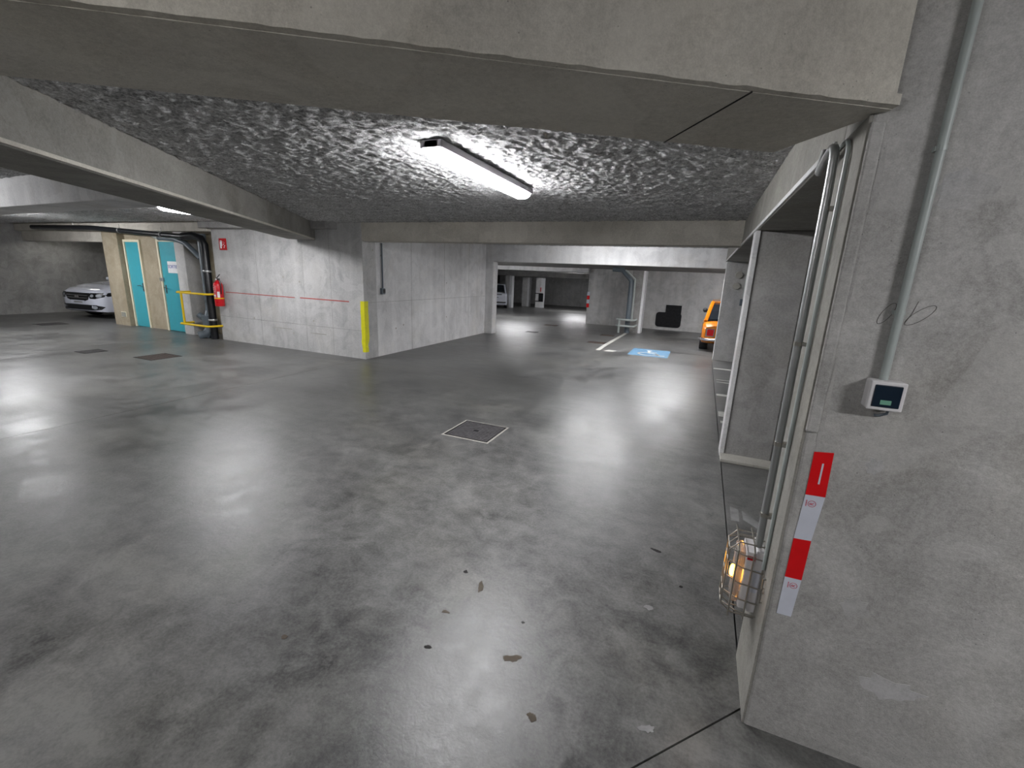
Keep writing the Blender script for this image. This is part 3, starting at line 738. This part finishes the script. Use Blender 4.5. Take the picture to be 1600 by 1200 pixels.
obj('cover', MB().box(-5.597, -5.588, 6.925, 6.985, 1.215, 1.285), 'black', t, bevel=.004)

# ------------------------------------------------------------------ near right wall: conduits, lamp, marker strip, switch
YF = 1.62
t = thing('steel_conduit', 'thick steel conduit with a swan neck on the end face of the right wall', 'pipe', (.33, 1.80, .6))
obj('pipe', MB().tube([(.335, 2.03, 2.13), (.325, 2.025, 2.045), (.318, 1.90, 2.075), (.320, 1.792, 2.095), (.323, 1.79, 1.98), (.328, 1.80, .66)], .0135, 12, curve=True), 'steel', t, smooth=True)
for z in (1.90, 1.46, 1.09, .80):
    obj('clamp', MB().box(.334, .362, 1.776, 1.812, z - .006, z + .006).lathe([(.0165, z - .007), (.0165, z + .007)], (.327, 1.795, 0), 10), 'wire', t)
t = thing('cable_conduit', 'thin pale conduit just right of the thick steel one', 'pipe', (.345, 1.72, .6))
obj('pipe', MB().tube([(.348, 1.95, 2.10), (.346, 1.743, 2.10), (.348, 1.743, .60)], .0065, 8, curve=True), 'pvclight', t, smooth=True)

t = thing('emergency_light', 'white emergency light with a glowing amber indicator low on the right wall end', 'light', (.31, 1.82, .36))
lx0, lx1, ly0, ly1, lz0, lz1 = .275, .352, 1.785, 1.905, .375, .635
obj('back_box', MB().box(.325, .356, ly0 + .004, ly1 - .004, lz0 - .008, lz1 + .008), 'boxwhite', t, bevel=.005)
obj('housing', MB().box(.292, .326, ly0, ly1, lz0, lz1), 'boxwhite', t, bevel=.006)
obj('diffuser', MB().box(.262, .292, ly0 + .012, ly1 - .012, lz0 + .012, lz1 - .012), 'clear', t, bevel=.010)
obj('amber_lamp', MB().lathe([(.004, .485), (.008, .49), (.010, .505), (.009, .525), (.005, .535)], (.258, 1.83, 0), 14), 'amber', t, smooth=True)
obj('red_label', MB().box(.296, .324, ly0 - .0012, ly0 + .001, .600, .618), 'red', t)
obj('rating_label', MB().box(.328, .350, ly0 + .0022, ly0 + .006, .46, .56), 'whiter', t)
g_ = thing('wire_guard', 'bent wire cage around the emergency light', 'cage', (.28, 1.83, .33))
wx0, wx1, wy0, wy1, wz0, wz1 = .232, .357, 1.766, 1.930, .345, .665
r_ = .0032
for z in (wz0 + .03, .43, .50, .57, wz1 - .04):
    obj('wire', MB().tube([(wx1, wy0 - .01, z), (wx0 + .05, wy0, z), (wx0, wy0 + .04, z), (wx0, wy1 - .04, z), (wx0 + .05, wy1, z), (wx1, wy1 + .005, z)], r_, 6), 'wire', g_)
for y in (1.79, 1.84, 1.89):
    obj('wire', MB().tube([(wx1, y, wz1), (wx0 + .03, y, wz1), (wx0, y, wz1 - .04), (wx0, y, wz0 + .03), (wx0 + .04, y, wz0), (wx1, y, wz0)], r_, 6), 'wire', g_)
for x in (.26, .315):
    obj('wire', MB().tube([(x, wy0 - .004, wz0), (x, wy0 - .004, wz1 - .02), (x, wy0 + .03, wz1), (x, wy1, wz1)], r_, 6), 'wire', g_)
for z in (.52, .56):
    obj('bracket_loop', MB().tube([(.362, 1.70, z - .03), (.345, 1.69, z - .03), (.345, 1.69, z + .03), (.362, 1.70, z + .03)], r_, 6), 'wire', g_)

# marker strip: four plates down the wall
def WX(x, z): return (x, z)
t = thing('marker_strip', 'red and white reflective marker strip on the right wall', 'strip', (.43, YF - .002, .8))
segs = [((.409, 1.121), (.463, 1.127), (.410, .966), (.467, .968), 'redr'), ((.410, .966), (.467, .968), (.404, .796), (.456, .799), 'whiter'),
        ((.404, .796), (.456, .799), (.403, .640), (.454, .641), 'redr'), ((.403, .640), (.454, .641), (.402, .484), (.448, .485), 'whiter')]
k_ = YF / 1.67
for i, (a_, b_, c_, d_, mt) in enumerate(segs):
    def P(q, y): return (q[0] * k_ , y, 1.65 + (q[1] - 1.65) * k_)
    vs_ = [P(a_, YF - .0025), P(b_, YF - .0025), P(d_, YF - .0025), P(c_, YF - .0025), P(a_, YF + .001), P(b_, YF + .001), P(d_, YF + .001), P(c_, YF + .001)]
    obj('red_segment' if mt == 'redr' else 'white_segment', MB().add(vs_, [(0, 1, 2, 3), (4, 7, 6, 5), (0, 4, 5, 1), (1, 5, 6, 2), (2, 6, 7, 3), (3, 7, 4, 0)]), mt, t)
def at_wall(x, z, y=YF): return (x * k_, y, 1.65 + (z - 1.65) * k_)
p = at_wall(.440, 1.048)
obj('white_dash', MB().box(p[0] - .0025, p[0] + .0025, YF - .0034, YF - .002, p[2] - .036, p[2] + .036), 'whiter', t)
for zz_ in (.936, .612):
    p = at_wall(.434, zz_)
    mb = MB(); N = 28
    for i in range(N):
        a0, a1 = 2 * PI * i / N, 2 * PI * (i + 1) / N
        mb.add([(p[0] + r * math.cos(a_), YF - .0032, p[2] + r * math.sin(a_)) for a_, r in ((a0, .0115), (a1, .0115), (a1, .0100), (a0, .0100))], [(0, 1, 2, 3)])
    obj('logo_ring', mb, 'logo', t)
    obj('logo_letter', text_mb('R', .017, (p[0], YF - .0032, p[2]), (0, 0, 1), (-1, 0, 0)), 'logo', t)
    mb = MB()
    for i in range(7):
        z0 = p[2] - .011 + i * .0033
        mb.box(p[0] - .0175, p[0] - .0145, YF - .0034, YF - .0030, z0, z0 + .0021)
    obj('tiny_print', mb, 'logo', t)

# light switch with conduit
t = thing('light_switch', 'white surface switch with a dark rocker on the right wall', 'switch', (.535, YF, 1.30))
cx, cz_ = .545 * k_, 1.65 + (1.344 - 1.65) * k_
obj('back_box', MB().box(cx - .043, cx + .043, YF - .045, YF + .001, cz_ - .043, cz_ + .043), 'boxwhite', t, bevel=.006)
obj('cover_frame', MB().box(cx - .043, cx + .043, YF - .052, YF - .044, cz_ - .043, cz_ + .043), 'boxwhite', t, bevel=.004)
obj('rocker', MB().box(cx - .033, cx + .033, YF - .055, YF - .05, cz_ - .033, cz_ + .033), 'navy', t, bevel=.003)
obj('neon_window', MB().box(cx - .014, cx + .012, YF - .0565, YF - .054, cz_ - .024, cz_ - .011), 'lcd', t)
obj('cable_stub', MB().tube([(cx + .022, YF - .02, cz_ - .043), (cx + .022, YF - .015, cz_ - .058), (cx + .008, YF - .006, cz_ - .068), (cx - .004, YF - .003, cz_ - .070)], .0045, 6), 'pvc', t, smooth=True)
t = thing('switch_conduit', 'grey plastic conduit running up the right wall from the switch', 'pipe', (.525, YF, 1.4))
obj('pipe', MB().tube([(.522, YF - .016, cz_ + .04), (.522, YF - .016, 2.5)], .011, 12), 'pvclight', t, smooth=True)
for z in (1.59, 2.03):
    z = 1.65 + (z - 1.65) * k_
    obj('clip', MB().lathe([(.0125, z - .006), (.0125, z + .006)], (.522, YF - .016, 0), 12).box(.508, .512, YF - .02, YF, z - .006, z + .006), 'pvclight', t)
# pencil scribble and a cable end hole
def curve_on_wall(pts, r=.0007):
    return MB().tube([at_wall(x, z, YF - .0008) for x, z in pts], r, 4)
sc = thing('pencil_scribble', 'faint pencil loops on the right wall beside the conduit', 'marking', (.55, YF, 1.55))
def loopc(cx_, cz_, a, b, tilt, t0=0, t1=2 * PI):
    return [(cx_ + a * math.cos(tilt) * math.cos(q) - b * math.sin(tilt) * math.sin(q), cz_ + a * math.sin(tilt) * math.cos(q) + b * math.cos(tilt) * math.sin(q)) for q in [t0 + (t1 - t0) * i / 20 for i in range(21)]]
obj('loop', curve_on_wall(loopc(.512, 1.585, .035, .012, 1.1)), 'pencil', sc)
obj('loop', curve_on_wall(loopc(.592, 1.585, .042, .014, .75)), 'pencil', sc)
obj('stroke', curve_on_wall([(.560, 1.56), (.572, 1.59), (.58, 1.625)]), 'pencil', sc)

# ------------------------------------------------------------------ pillar fittings of the orange car's bay
t = thing('pillar_conduit', 'pale conduits and blue socket on the pillar beside the orange car', 'pipe', (.8, 10.7, 1.4))
obj('pipe', MB().tube([(1.55, 10.70, 2.02), (.86, 10.70, 2.02), (.80, 10.70, 1.98), (.79, 10.70, 1.35)], .018, 8), 'pvclight', t, smooth=True)
obj('pipe', MB().tube([(1.16, 10.70, 2.10), (1.12, 10.70, 2.0), (1.11, 10.70, .02)], .012, 8), 'pvclight', t, smooth=True)
obj('cover_plate', MB().lathe([(.07, 10.70), (.075, 10.722)], (.62, 0, 1.62), 16, 'y').lathe([(.07, 10.70), (.075, 10.722)], (.64, 0, 1.85), 16, 'y'), 'cement', t)
obj('socket', MB().box(.73, .84, 10.66, 10.72, 1.22, 1.36), 'pvc', t, bevel=.01, label='blue-grey socket')

# downpipe and steel guard in front of the distant pillar
t = thing('downpipe', 'grey downpipe with an elbow in front of the distant pillar', 'pipe', (-2.25, 15.7, -.13))
z0 = fz(0, 15.7)
obj('pipe', MB().tube([(-2.95, 15.7, 1.99), (-2.62, 15.7, 1.97), (-2.29, 15.7, 1.62), (-2.28, 15.7, z0)], .085, 12), 'pvc', t, smooth=True)
obj('cable', MB().tube([(-2.5, 15.6, 1.97), (-2.16, 15.6, 1.68), (-2.14, 15.6, .35)], .03, 8), 'pvclight', t, smooth=True)
t = thing('steel_guard', 'low galvanised steel hoop guard around the foot of the grey downpipe', 'rail', (-2.4, 15.5, z0))
for z in (.33, .12):
    obj('rail', MB().tube([(-2.02, 15.93, z), (-2.02, 15.5, z), (-2.10, 15.42, z), (-2.55, 15.42, z), (-2.62, 15.5, z), (-2.62, 15.9, z)], .036, 8), 'pvclight', t, smooth=True)
obj('post', MB().tube([(-2.52, 15.42, .33), (-2.52, 15.42, z0)], .036, 8), 'pvclight', t)

# black painted shapes on the back wall
t = thing('black_wall_panel', 'black panel of a square above a rounded rectangle on the back wall', 'panel', (-1.1, 18.58, .3))
def rrect(x0, x1, z0, z1, r, y0, y1):
    pts = []
    for cx_, cz2, a0 in ((x1 - r, z0 + r, -90), (x1 - r, z1 - r, 0), (x0 + r, z1 - r, 90), (x0 + r, z0 + r, 180)):
        for i in range(5): q = math.radians(a0 + 90 * i / 4); pts.append((cx_ + r * math.cos(q), cz2 + r * math.sin(q)))
    n = len(pts)
    return MB().add([(x, y0, z) for x, z in pts] + [(x, y1, z) for x, z in pts], [tuple(range(n)), tuple(range(2 * n - 1, n - 1, -1))] + [(i, (i + 1) % n, n + (i + 1) % n, n + i) for i in range(n)])
s_ = 18.55 / 16.9
def Z_(z): return 1.65 + (z - 1.65) * s_
obj('rounded_panel', rrect(-1.48 * s_, -.61 * s_, Z_(.055), Z_(.58), .12, 18.57, 18.602), 'matt', t)
obj('square_panel', rrect(-1.17 * s_, -.64 * s_, Z_(.50), Z_(.845), .01, 18.572, 18.602), 'matt', t)

# far markers
x0, x1, y0 = far_col
t = thing('column_bumper', 'black rubber bumper wrapped on the distant white column', 'bumper', (x1, y0 - .03, 0))
obj('pad', MB().box(x1 - .30, x1 + .04, y0 - .05, y0 - .02, -.15, .42), 'matt', t)
obj('strap', MB().box(x0 - .02, x1 + .03, y0 - .045, y0 - .022, .40, .45).box(x0 - .02, x1 + .03, y0 - .045, y0 - .022, -.16, -.11), 'matt', t)
tag(obj('red_tag', MB().box(x1 - .20, x1 - .14, y0 - .04, y0 - .021, .55, .85), 'red'), 'small red mark above the black bumper of the distant column', 'tag')
t = thing('marker_strip', 'distant red and white marker strip on the end of the back wall', 'strip', (-4.46, 18.58, .6))
for z, mt in ((1.02, 'whiter'), (.87, 'redr'), (.705, 'whiter'), (.54, 'redr')):
    obj('red_segment' if mt == 'redr' else 'white_segment', MB().box(-4.47, -4.36, 18.575, 18.7, z - .078, z + .078), mt, t)

# ------------------------------------------------------------------ cars
def car(name, label, paint_, loc, rot, spec):
    """local frame: front at y=0 facing -y, length along +y"""
    t = thing(name, label, 'car', loc)
    c_, s_ = math.cos(rot), math.sin(rot)
    L, W = spec['L'], spec['W']
    def tr(v): return Vector((loc[0] + v.x * c_ - v.y * s_, loc[1] + v.x * s_ + v.y * c_, loc[2] + v.z))
    def smoothstep_list(st, yy):
        for i in range(len(st) - 1):
            if st[i][0] <= yy <= st[i + 1][0]:
                f = (yy - st[i][0]) / (st[i + 1][0] - st[i][0]); f = f * f * (3 - 2 * f) if spec.get('smooth', True) else f
                return [a_ + (b_ - a_) * f for a_, b_ in zip(st[i][1:], st[i + 1][1:])]
        return list(st[-1][1:]) if yy > st[-1][0] else list(st[0][1:])
    st = spec['body']     # (y, halfwidth, zbottom, zside, ztop)
    ys = sorted(set([s[0] for s in st] + [L * i / 40 for i in range(41)]))
    wy = spec['wheels']; wr_ = spec['wr']
    ring_n = None; vs_ = []; fs = []
    for yy in ys:
        hw, zb, zs_, zt = smoothstep_list(st, yy)
        arch = 0
        for wc_ in wy:
            d = abs(yy - wc_)
            if d < wr_ * 1.18: arch = max(arch, math.sqrt((wr_ * 1.18) ** 2 - d * d) + wr_)
        sec = []
        za = max(zb, arch if arch else 0)
        mids = [(.0, zb), (hw * .66, zb), (hw * .70, max(zb, min(za, zs_ - .08))), (hw * .965, max(zb + .02, min(za, zs_ - .08))), (hw * 1.0, max(zb + .14 * (zs_ - zb), min(za + .01, zs_ - .06))),
                (hw * 1.0, max(zb + .55 * (zs_ - zb), min(za + .02, zs_ - .04))), (hw * .985, zs_ - .02), (hw * .93, zs_ + .35 * (zt - zs_)), (hw * .72, zs_ + .8 * (zt - zs_)), (hw * .4, zs_ + .96 * (zt - zs_)), (0, zt)]
        sec = mids + [(-x, z) for x, z in mids[-2:0:-1]]
        ring_n = len(sec)
        vs_ += [(x, yy, z) for x, z in sec]
    for i in range(len(ys) - 1):
        for j in range(ring_n):
            q = (j + 1) % ring_n
            fs.append((i * ring_n + j, i * ring_n + q, (i + 1) * ring_n + q, (i + 1) * ring_n + j))
    fs += [tuple(range(ring_n)), tuple((len(ys) - 1) * ring_n + j for j in range(ring_n))]
    bb = MB().add(vs_, fs)
    bm = bmesh.new()
    for v in bb.v: bm.verts.new(v)
    bm.verts.ensure_lookup_table()
    for f in bb.f: bm.faces.new([bm.verts[i] for i in f])
    bmesh.ops.recalc_face_normals(bm, faces=bm.faces)
    bvh = BVHTree.FromBMesh(bm); bm.free()
    body = obj('body', bb.xform(tr), paint_, t, smooth=True)
    # greenhouse
    gs = spec['cabin']    # (y, halfwidth_base, halfwidth_roof, zbase, zroof)
    vs_ = []; fs = []
    for yy, wb, wt, zb, zt in gs:
        vs_ += [(-wb, yy, zb), (-(wb * .35 + wt * .65), yy, zb + (zt - zb) * .72), (-wt, yy, zt), (0, yy, zt + .015), (wt, yy, zt), (wb * .35 + wt * .65, yy, zb + (zt - zb) * .72), (wb, yy, zb)]
    for i in range(len(gs) - 1):
        for j in range(6): fs.append((i * 7 + j, i * 7 + j + 1, (i + 1) * 7 + j + 1, (i + 1) * 7 + j))
        fs.append((i * 7, (i + 1) * 7, (i + 1) * 7 + 6, i * 7 + 6))
    fs += [tuple(range(7)), tuple((len(gs) - 1) * 7 + j for j in range(7))]
    obj('windows', MB().add(list(vs_), list(fs)).xform(tr), 'glass', t, smooth=True)
    # roof panel and pillars
    ri = [i for i, q in enumerate(gs) if q[4] > spec['roofz']]
    a_, b_ = gs[ri[0]], gs[ri[-1]]
    rv = []; rf = []
    sel = [gs[i] for i in ri]
    for yy, wb, wt, zb, zt in sel: rv += [(-wt - .02, yy, zt - .03), (-wt + .02, yy, zt + .02), (0, yy, zt + .035), (wt - .02, yy, zt + .02), (wt + .02, yy, zt - .03)]
    for i in range(len(sel) - 1):
        for j in range(4): rf.append((i * 5 + j, i * 5 + j + 1, (i + 1) * 5 + j + 1, (i + 1) * 5 + j))
        rf.append((i * 5, (i + 1) * 5, (i + 1) * 5 + 4, i * 5 + 4))
    rf += [tuple(range(5)), tuple((len(sel) - 1) * 5 + j for j in range(5))]
    obj('roof', MB().add(rv, rf).xform(tr), paint_, t, smooth=True)
    for s in (-1, 1):
        f0 = gs[0]
        obj('windscreen_pillar', MB().tube([(s * f0[1], f0[0], f0[3]), (s * (a_[2] + .01), a_[0], a_[4])], .032, 6).xform(tr), paint_, t)
        l0 = gs[-1]
        obj('rear_pillar', MB().tube([(s * l0[1], l0[0], l0[3]), (s * (b_[2] + .01), b_[0], b_[4])], .05, 6).xform(tr), paint_, t)
        ym = (a_[0] + b_[0]) / 2
        obj('door_pillar', MB().tube([(s * (a_[1] + .008), ym, a_[3]), (s * (a_[2] + .012), ym, a_[4] - .01)], .03, 6).xform(tr), 'black', t)
    # wheels
    for wc_ in wy:
        for s in (-1, 1):
            xw = s * (W / 2 - .10)
            wl_ = obj('wheel', MB().lathe([(wr_ * .62, -.10), (wr_ * .93, -.10), (wr_, -.07), (wr_, .07), (wr_ * .93, .10), (wr_ * .62, .10)], (0, 0, 0), 24, 'x').xform(lambda v: tr(Vector((v.x + xw, v.y + wc_, v.z + wr_)))), 'rubber', t, smooth=True)
            rim = MB().lathe([(wr_ * .05, s * .085), (wr_ * .2, s * .088), (wr_ * .25, s * .06), (wr_ * .55, s * .07), (wr_ * .63, s * .10), (wr_ * .63, s * .02), (.01, s * .02)], (0, 0, 0), 20, 'x')
            obj('rim', rim.xform(lambda v: tr(Vector((v.x + xw, v.y + wc_, v.z + wr_)))), 'steel', wl_, smooth=True)
    # patches on the body surface
    def patch(pname, poly, mat, side='front', off=.006, parent=t, lab=None):
        xs = [p[0] for p in poly]; zs2 = [p[1] for p in poly]
        bm = bmesh.new()
        vv = [bm.verts.new((p[0], 0, p[1])) for p in poly]
        bm.faces.new(vv)
        bmesh.ops.triangulate(bm, faces=bm.faces)
        for _ in range(3): bmesh.ops.subdivide_edges(bm, edges=[e_ for e_ in bm.edges if e_.calc_length() > .07], cuts=1, use_grid_fill=True)
        bmesh.ops.triangulate(bm, faces=bm.faces)
        out = []
        for v in bm.verts:
            if side == 'front': o_, d_ = Vector((v.co.x, -3, v.co.z)), Vector((0, 1, 0))
            elif side == 'rear': o_, d_ = Vector((v.co.x, L + 3, v.co.z)), Vector((0, -1, 0))
            elif side == 'left': o_, d_ = Vector((-3, v.co.x, v.co.z)), Vector((1, 0, 0))
            else: o_, d_ = Vector((3, v.co.x, v.co.z)), Vector((-1, 0, 0))
            h = bvh.ray_cast(o_, d_, 8)
            if h[0] is None: pt = o_ + d_ * 3.05
            else: pt = h[0]
            out.append(pt - d_ * off)
        mb = MB().add(out, [tuple(v.index for v in f.verts) for f in bm.faces]) if False else None
        bm.verts.index_update()
        mb = MB().add(out, [tuple(v.index for v in f.verts) for f in bm.faces])
        bm.free()
        return obj(pname, mb.xform(tr), mat, parent, smooth=True, label=lab)
    return t, patch, tr, body

# white saloon, nose out of its bay
spec = dict(L=4.35, W=1.74, wheels=(.82, 3.45), wr=.30, roofz=1.40,
            body=[(0, .50, .24, .58, .66), (.05, .66, .20, .66, .76), (.18, .78, .18, .72, .83), (.5, .86, .17, .80, .92), (1.1, .87, .17, .90, .99), (1.5, .87, .17, .93, 1.0), (3.6, .87, .17, .98, 1.03), (4.2, .84, .2, .95, 1.02), (4.35, .74, .3, .85, .95)],
            cabin=[(1.40, .74, .66, .95, .99), (2.0, .80, .60, .95, 1.43), (2.6, .80, .60, .97, 1.47), (3.2, .79, .58, .97, 1.42), (3.75, .74, .6, .98, 1.04)])
t, patch, tr, body = car('car', 'white car parked nose-out in the bay left of the teal doors', 'carwhite', (-15.52, 6.58, 0), math.radians(7), spec)
gr = patch('grille', [(-.46, .66), (-.40, .53), (-.28, .49), (.28, .49), (.40, .53), (.46, .66), (.44, .70), (-.44, .70)], 'black')
for z in (.56, .63): patch('grille_bar', [(-.40, z), (.40, z), (.40, z + .012), (-.40, z + .012)], 'chrome', off=.014, parent=gr)
patch('emblem', [(-.09, .60), (-.05, .57), (0, .585), (.05, .57), (.09, .60), (.05, .635), (0, .62), (-.05, .635)], 'chrome', off=.022, lab='chrome emblem')
for s in (-1, 1):
    q = [(.44 * s, .66), (.46 * s, .56), (.60 * s, .55), (.80 * s, .62), (.84 * s, .72), (.46 * s, .705)]
    hl = patch('headlight', q if s > 0 else q[::-1], 'black', off=.008)
    for cx_ in (.53, .68): patch('headlight_lens', [(s * (cx_ + .05 * math.cos(a_)), .635 + .04 * math.sin(a_)) for a_ in [2 * PI * i / 10 for i in range(10)]], 'lens', off=.014, parent=hl)
    fg = patch('fog_lamp', [(s * (.58 + .07 * math.cos(a_)), .325 + .045 * math.sin(a_)) for a_ in [2 * PI * i / 10 for i in range(10)]], 'lens', off=.014)
patch('air_intake', [(-.76, .34), (-.70, .27), (-.5, .25), (.5, .25), (.70, .27), (.76, .34), (.62, .39), (-.62, .39)], 'black', off=.008)
npl = patch('number_plate', [(-.26, .41), (.26, .41), (.26, .50), (-.26, .50)], 'whiter', off=.016)
npl2 = patch('plate_print', [(-.15, .435), (.18, .435), (.18, .475), (-.15, .475)], 'steel', off=.018, parent=npl)
patch('bumper_lip', [(-.7, .205), (.7, .205), (.7, .235), (-.7, .235)], 'lens', off=.012)
for s in (-1, 1):
    obj('wing_mirror', MB().lathe([(.01, -.10), (.07, -.08), (.085, 0), (.07, .08), (.01, .10)], (0, 0, 0), 12, 'x').xform(lambda v: tr(Vector((v.x + s * .96, v.y * .7 + 1.45, v.z * .8 + 1.02)))), 'carwhite', t, smooth=True)

# white estate seen from behind far away
spec = dict(L=4.3, W=1.75, wheels=(.85, 3.5), wr=.33, roofz=1.40,
            body=[(0, .6, .25, .6, .7), (.2, .8, .2, .75, .85), (.9, .87, .2, .95, 1.0), (4.0, .875, .22, .98, 1.04), (4.22, .86, .25, .98, 1.04), (4.3, .80, .32, .92, 1.0)],
            cabin=[(1.0, .76, .68, .95, 1.0), (1.7, .80, .66, .98, 1.50), (2.8, .80, .66, .99, 1.55), (3.9, .79, .65, .99, 1.50), (4.22, .78, .66, .99, 1.06)])
t, patch, tr, body = car('car', 'white estate car seen from behind beside the distant columns', 'carwhite', (-13.75, 29.4, fz(0, 27.6)), math.radians(203), dict(spec, body=[(a0, b0, c0, d0, e0) for a0, b0, c0, d0, e0 in spec['body']]))
t.location = Vector(t.location)
patch('tailgate_glass', [(-.55, .9), (.55, .9), (.55, .95), (-.55, .95)], 'glass', 'rear')
patch('number_plate', [(-.26, .62), (.26, .62), (.26, .72), (-.26, .72)], 'whiter', 'rear', .012)
patch('plate_recess', [(-.34, .73), (.34, .73), (.34, .76), (-.34, .76)], 'black', 'rear', .01)
patch('rear_bumper', [(-.82, .38), (.82, .38), (.80, .48), (.3, .48), (.25, .44), (-.25, .44), (-.3, .48), (-.80, .48)], 'black', 'rear', .01)

# orange classic, rear three quarter behind the pillar
spec = dict(L=3.5, W=1.45, wheels=(.62, 2.78), wr=.29, roofz=1.22, smooth=True,
            body=[(0, .55, .30, .6, .66), (.1, .66, .25, .68, .76), (.8, .72, .22, .78, .86), (2.9, .725, .22, .80, .84), (3.35, .70, .25, .76, .82), (3.5, .62, .32, .66, .72)],
            cabin=[(.85, .62, .58, .80, .86), (1.25, .66, .54, .82, 1.26), (2.0, .67, .54, .82, 1.30), (2.75, .66, .53, .82, 1.26), (3.25, .64, .56, .80, .86)])
t, patch, tr, body = car('car', 'orange classic car seen from behind, half hidden by the right pillar', 'carorange', (0.90, 15.55, fz(0, 14)), math.radians(178), spec)
for s in (-1, 1):
    patch('tail_lamp_surround', [(s * .40, .44), (s * .60, .44), (s * .60, .64), (s * .40, .64)][::s], 'chrome', 'rear', .012)
    patch('tail_lamp', [(s * .42, .46), (s * .57, .46), (s * .57, .62), (s * .42, .62)][::s], 'tail', 'rear', .02)
    obj('wing_mirror', MB().lathe([(.01, -.03), (.06, -.025), (.068, 0), (.06, .02), (.01, .03)], (0, 0, 0), 14, 'y').tube([(0, 0, 0), (-s * .10, .04, -.10)], .009, 6).xform(lambda v: tr(Vector((v.x + s * .74, v.y + 1.3, v.z + .97)))), 'black', t, smooth=True)
    obj('bumper_overrider', MB().tube([(s * .35, 3.56, .30), (s * .35, 3.58, .46)], .025, 8).xform(tr), 'chrome', t)
bpn = obj('rear_bumper', MB().tube([(-.74, 3.2, .37), (-.72, 3.42, .37), (-.6, 3.54, .37), (.6, 3.54, .37), (.72, 3.42, .37), (.74, 3.2, .37)], .035, 8).xform(tr), 'chrome', t, smooth=True)
for s in (-1, 1): obj('roof_gutter', MB().tube([(s * .60, 1.2, 1.22), (s * .585, 2.0, 1.28), (s * .58, 2.75, 1.24), (s * .64, 3.2, .88)], .012, 6).xform(tr), 'chrome', t)

# dark car in the right bays, glimpsed in the slit beside the dark column
spec = dict(L=4.2, W=1.75, wheels=(.8, 3.3), wr=.31, roofz=1.38,
            body=[(0, .6, .25, .6, .7), (.2, .8, .2, .75, .85), (.9, .87, .2, .92, .98), (3.9, .875, .22, .96, 1.02), (4.2, .80, .3, .90, .98)],
            cabin=[(1.0, .76, .68, .93, .98), (1.7, .80, .62, .95, 1.42), (2.8, .80, .62, .97, 1.45), (3.5, .79, .62, .97, 1.40), (4.05, .76, .66, .97, 1.04)])
t, patch, tr, body = car('car', 'dark car behind the dark column, glimpsed through the slit beside the conduits', 'cardark', (5.3, 6.30, 0), math.radians(90), spec)
for s in (-1, 1):
    patch('tail_lamp', [(s * .60, .66), (s * .85, .66), (s * .85, .80), (s * .60, .80)][::s], 'tail', 'rear', .012)
    patch('reversing_lamp', [(s * .60, .81), (s * .85, .81), (s * .85, .92), (s * .60, .92)][::s], 'lens', 'rear', .012)
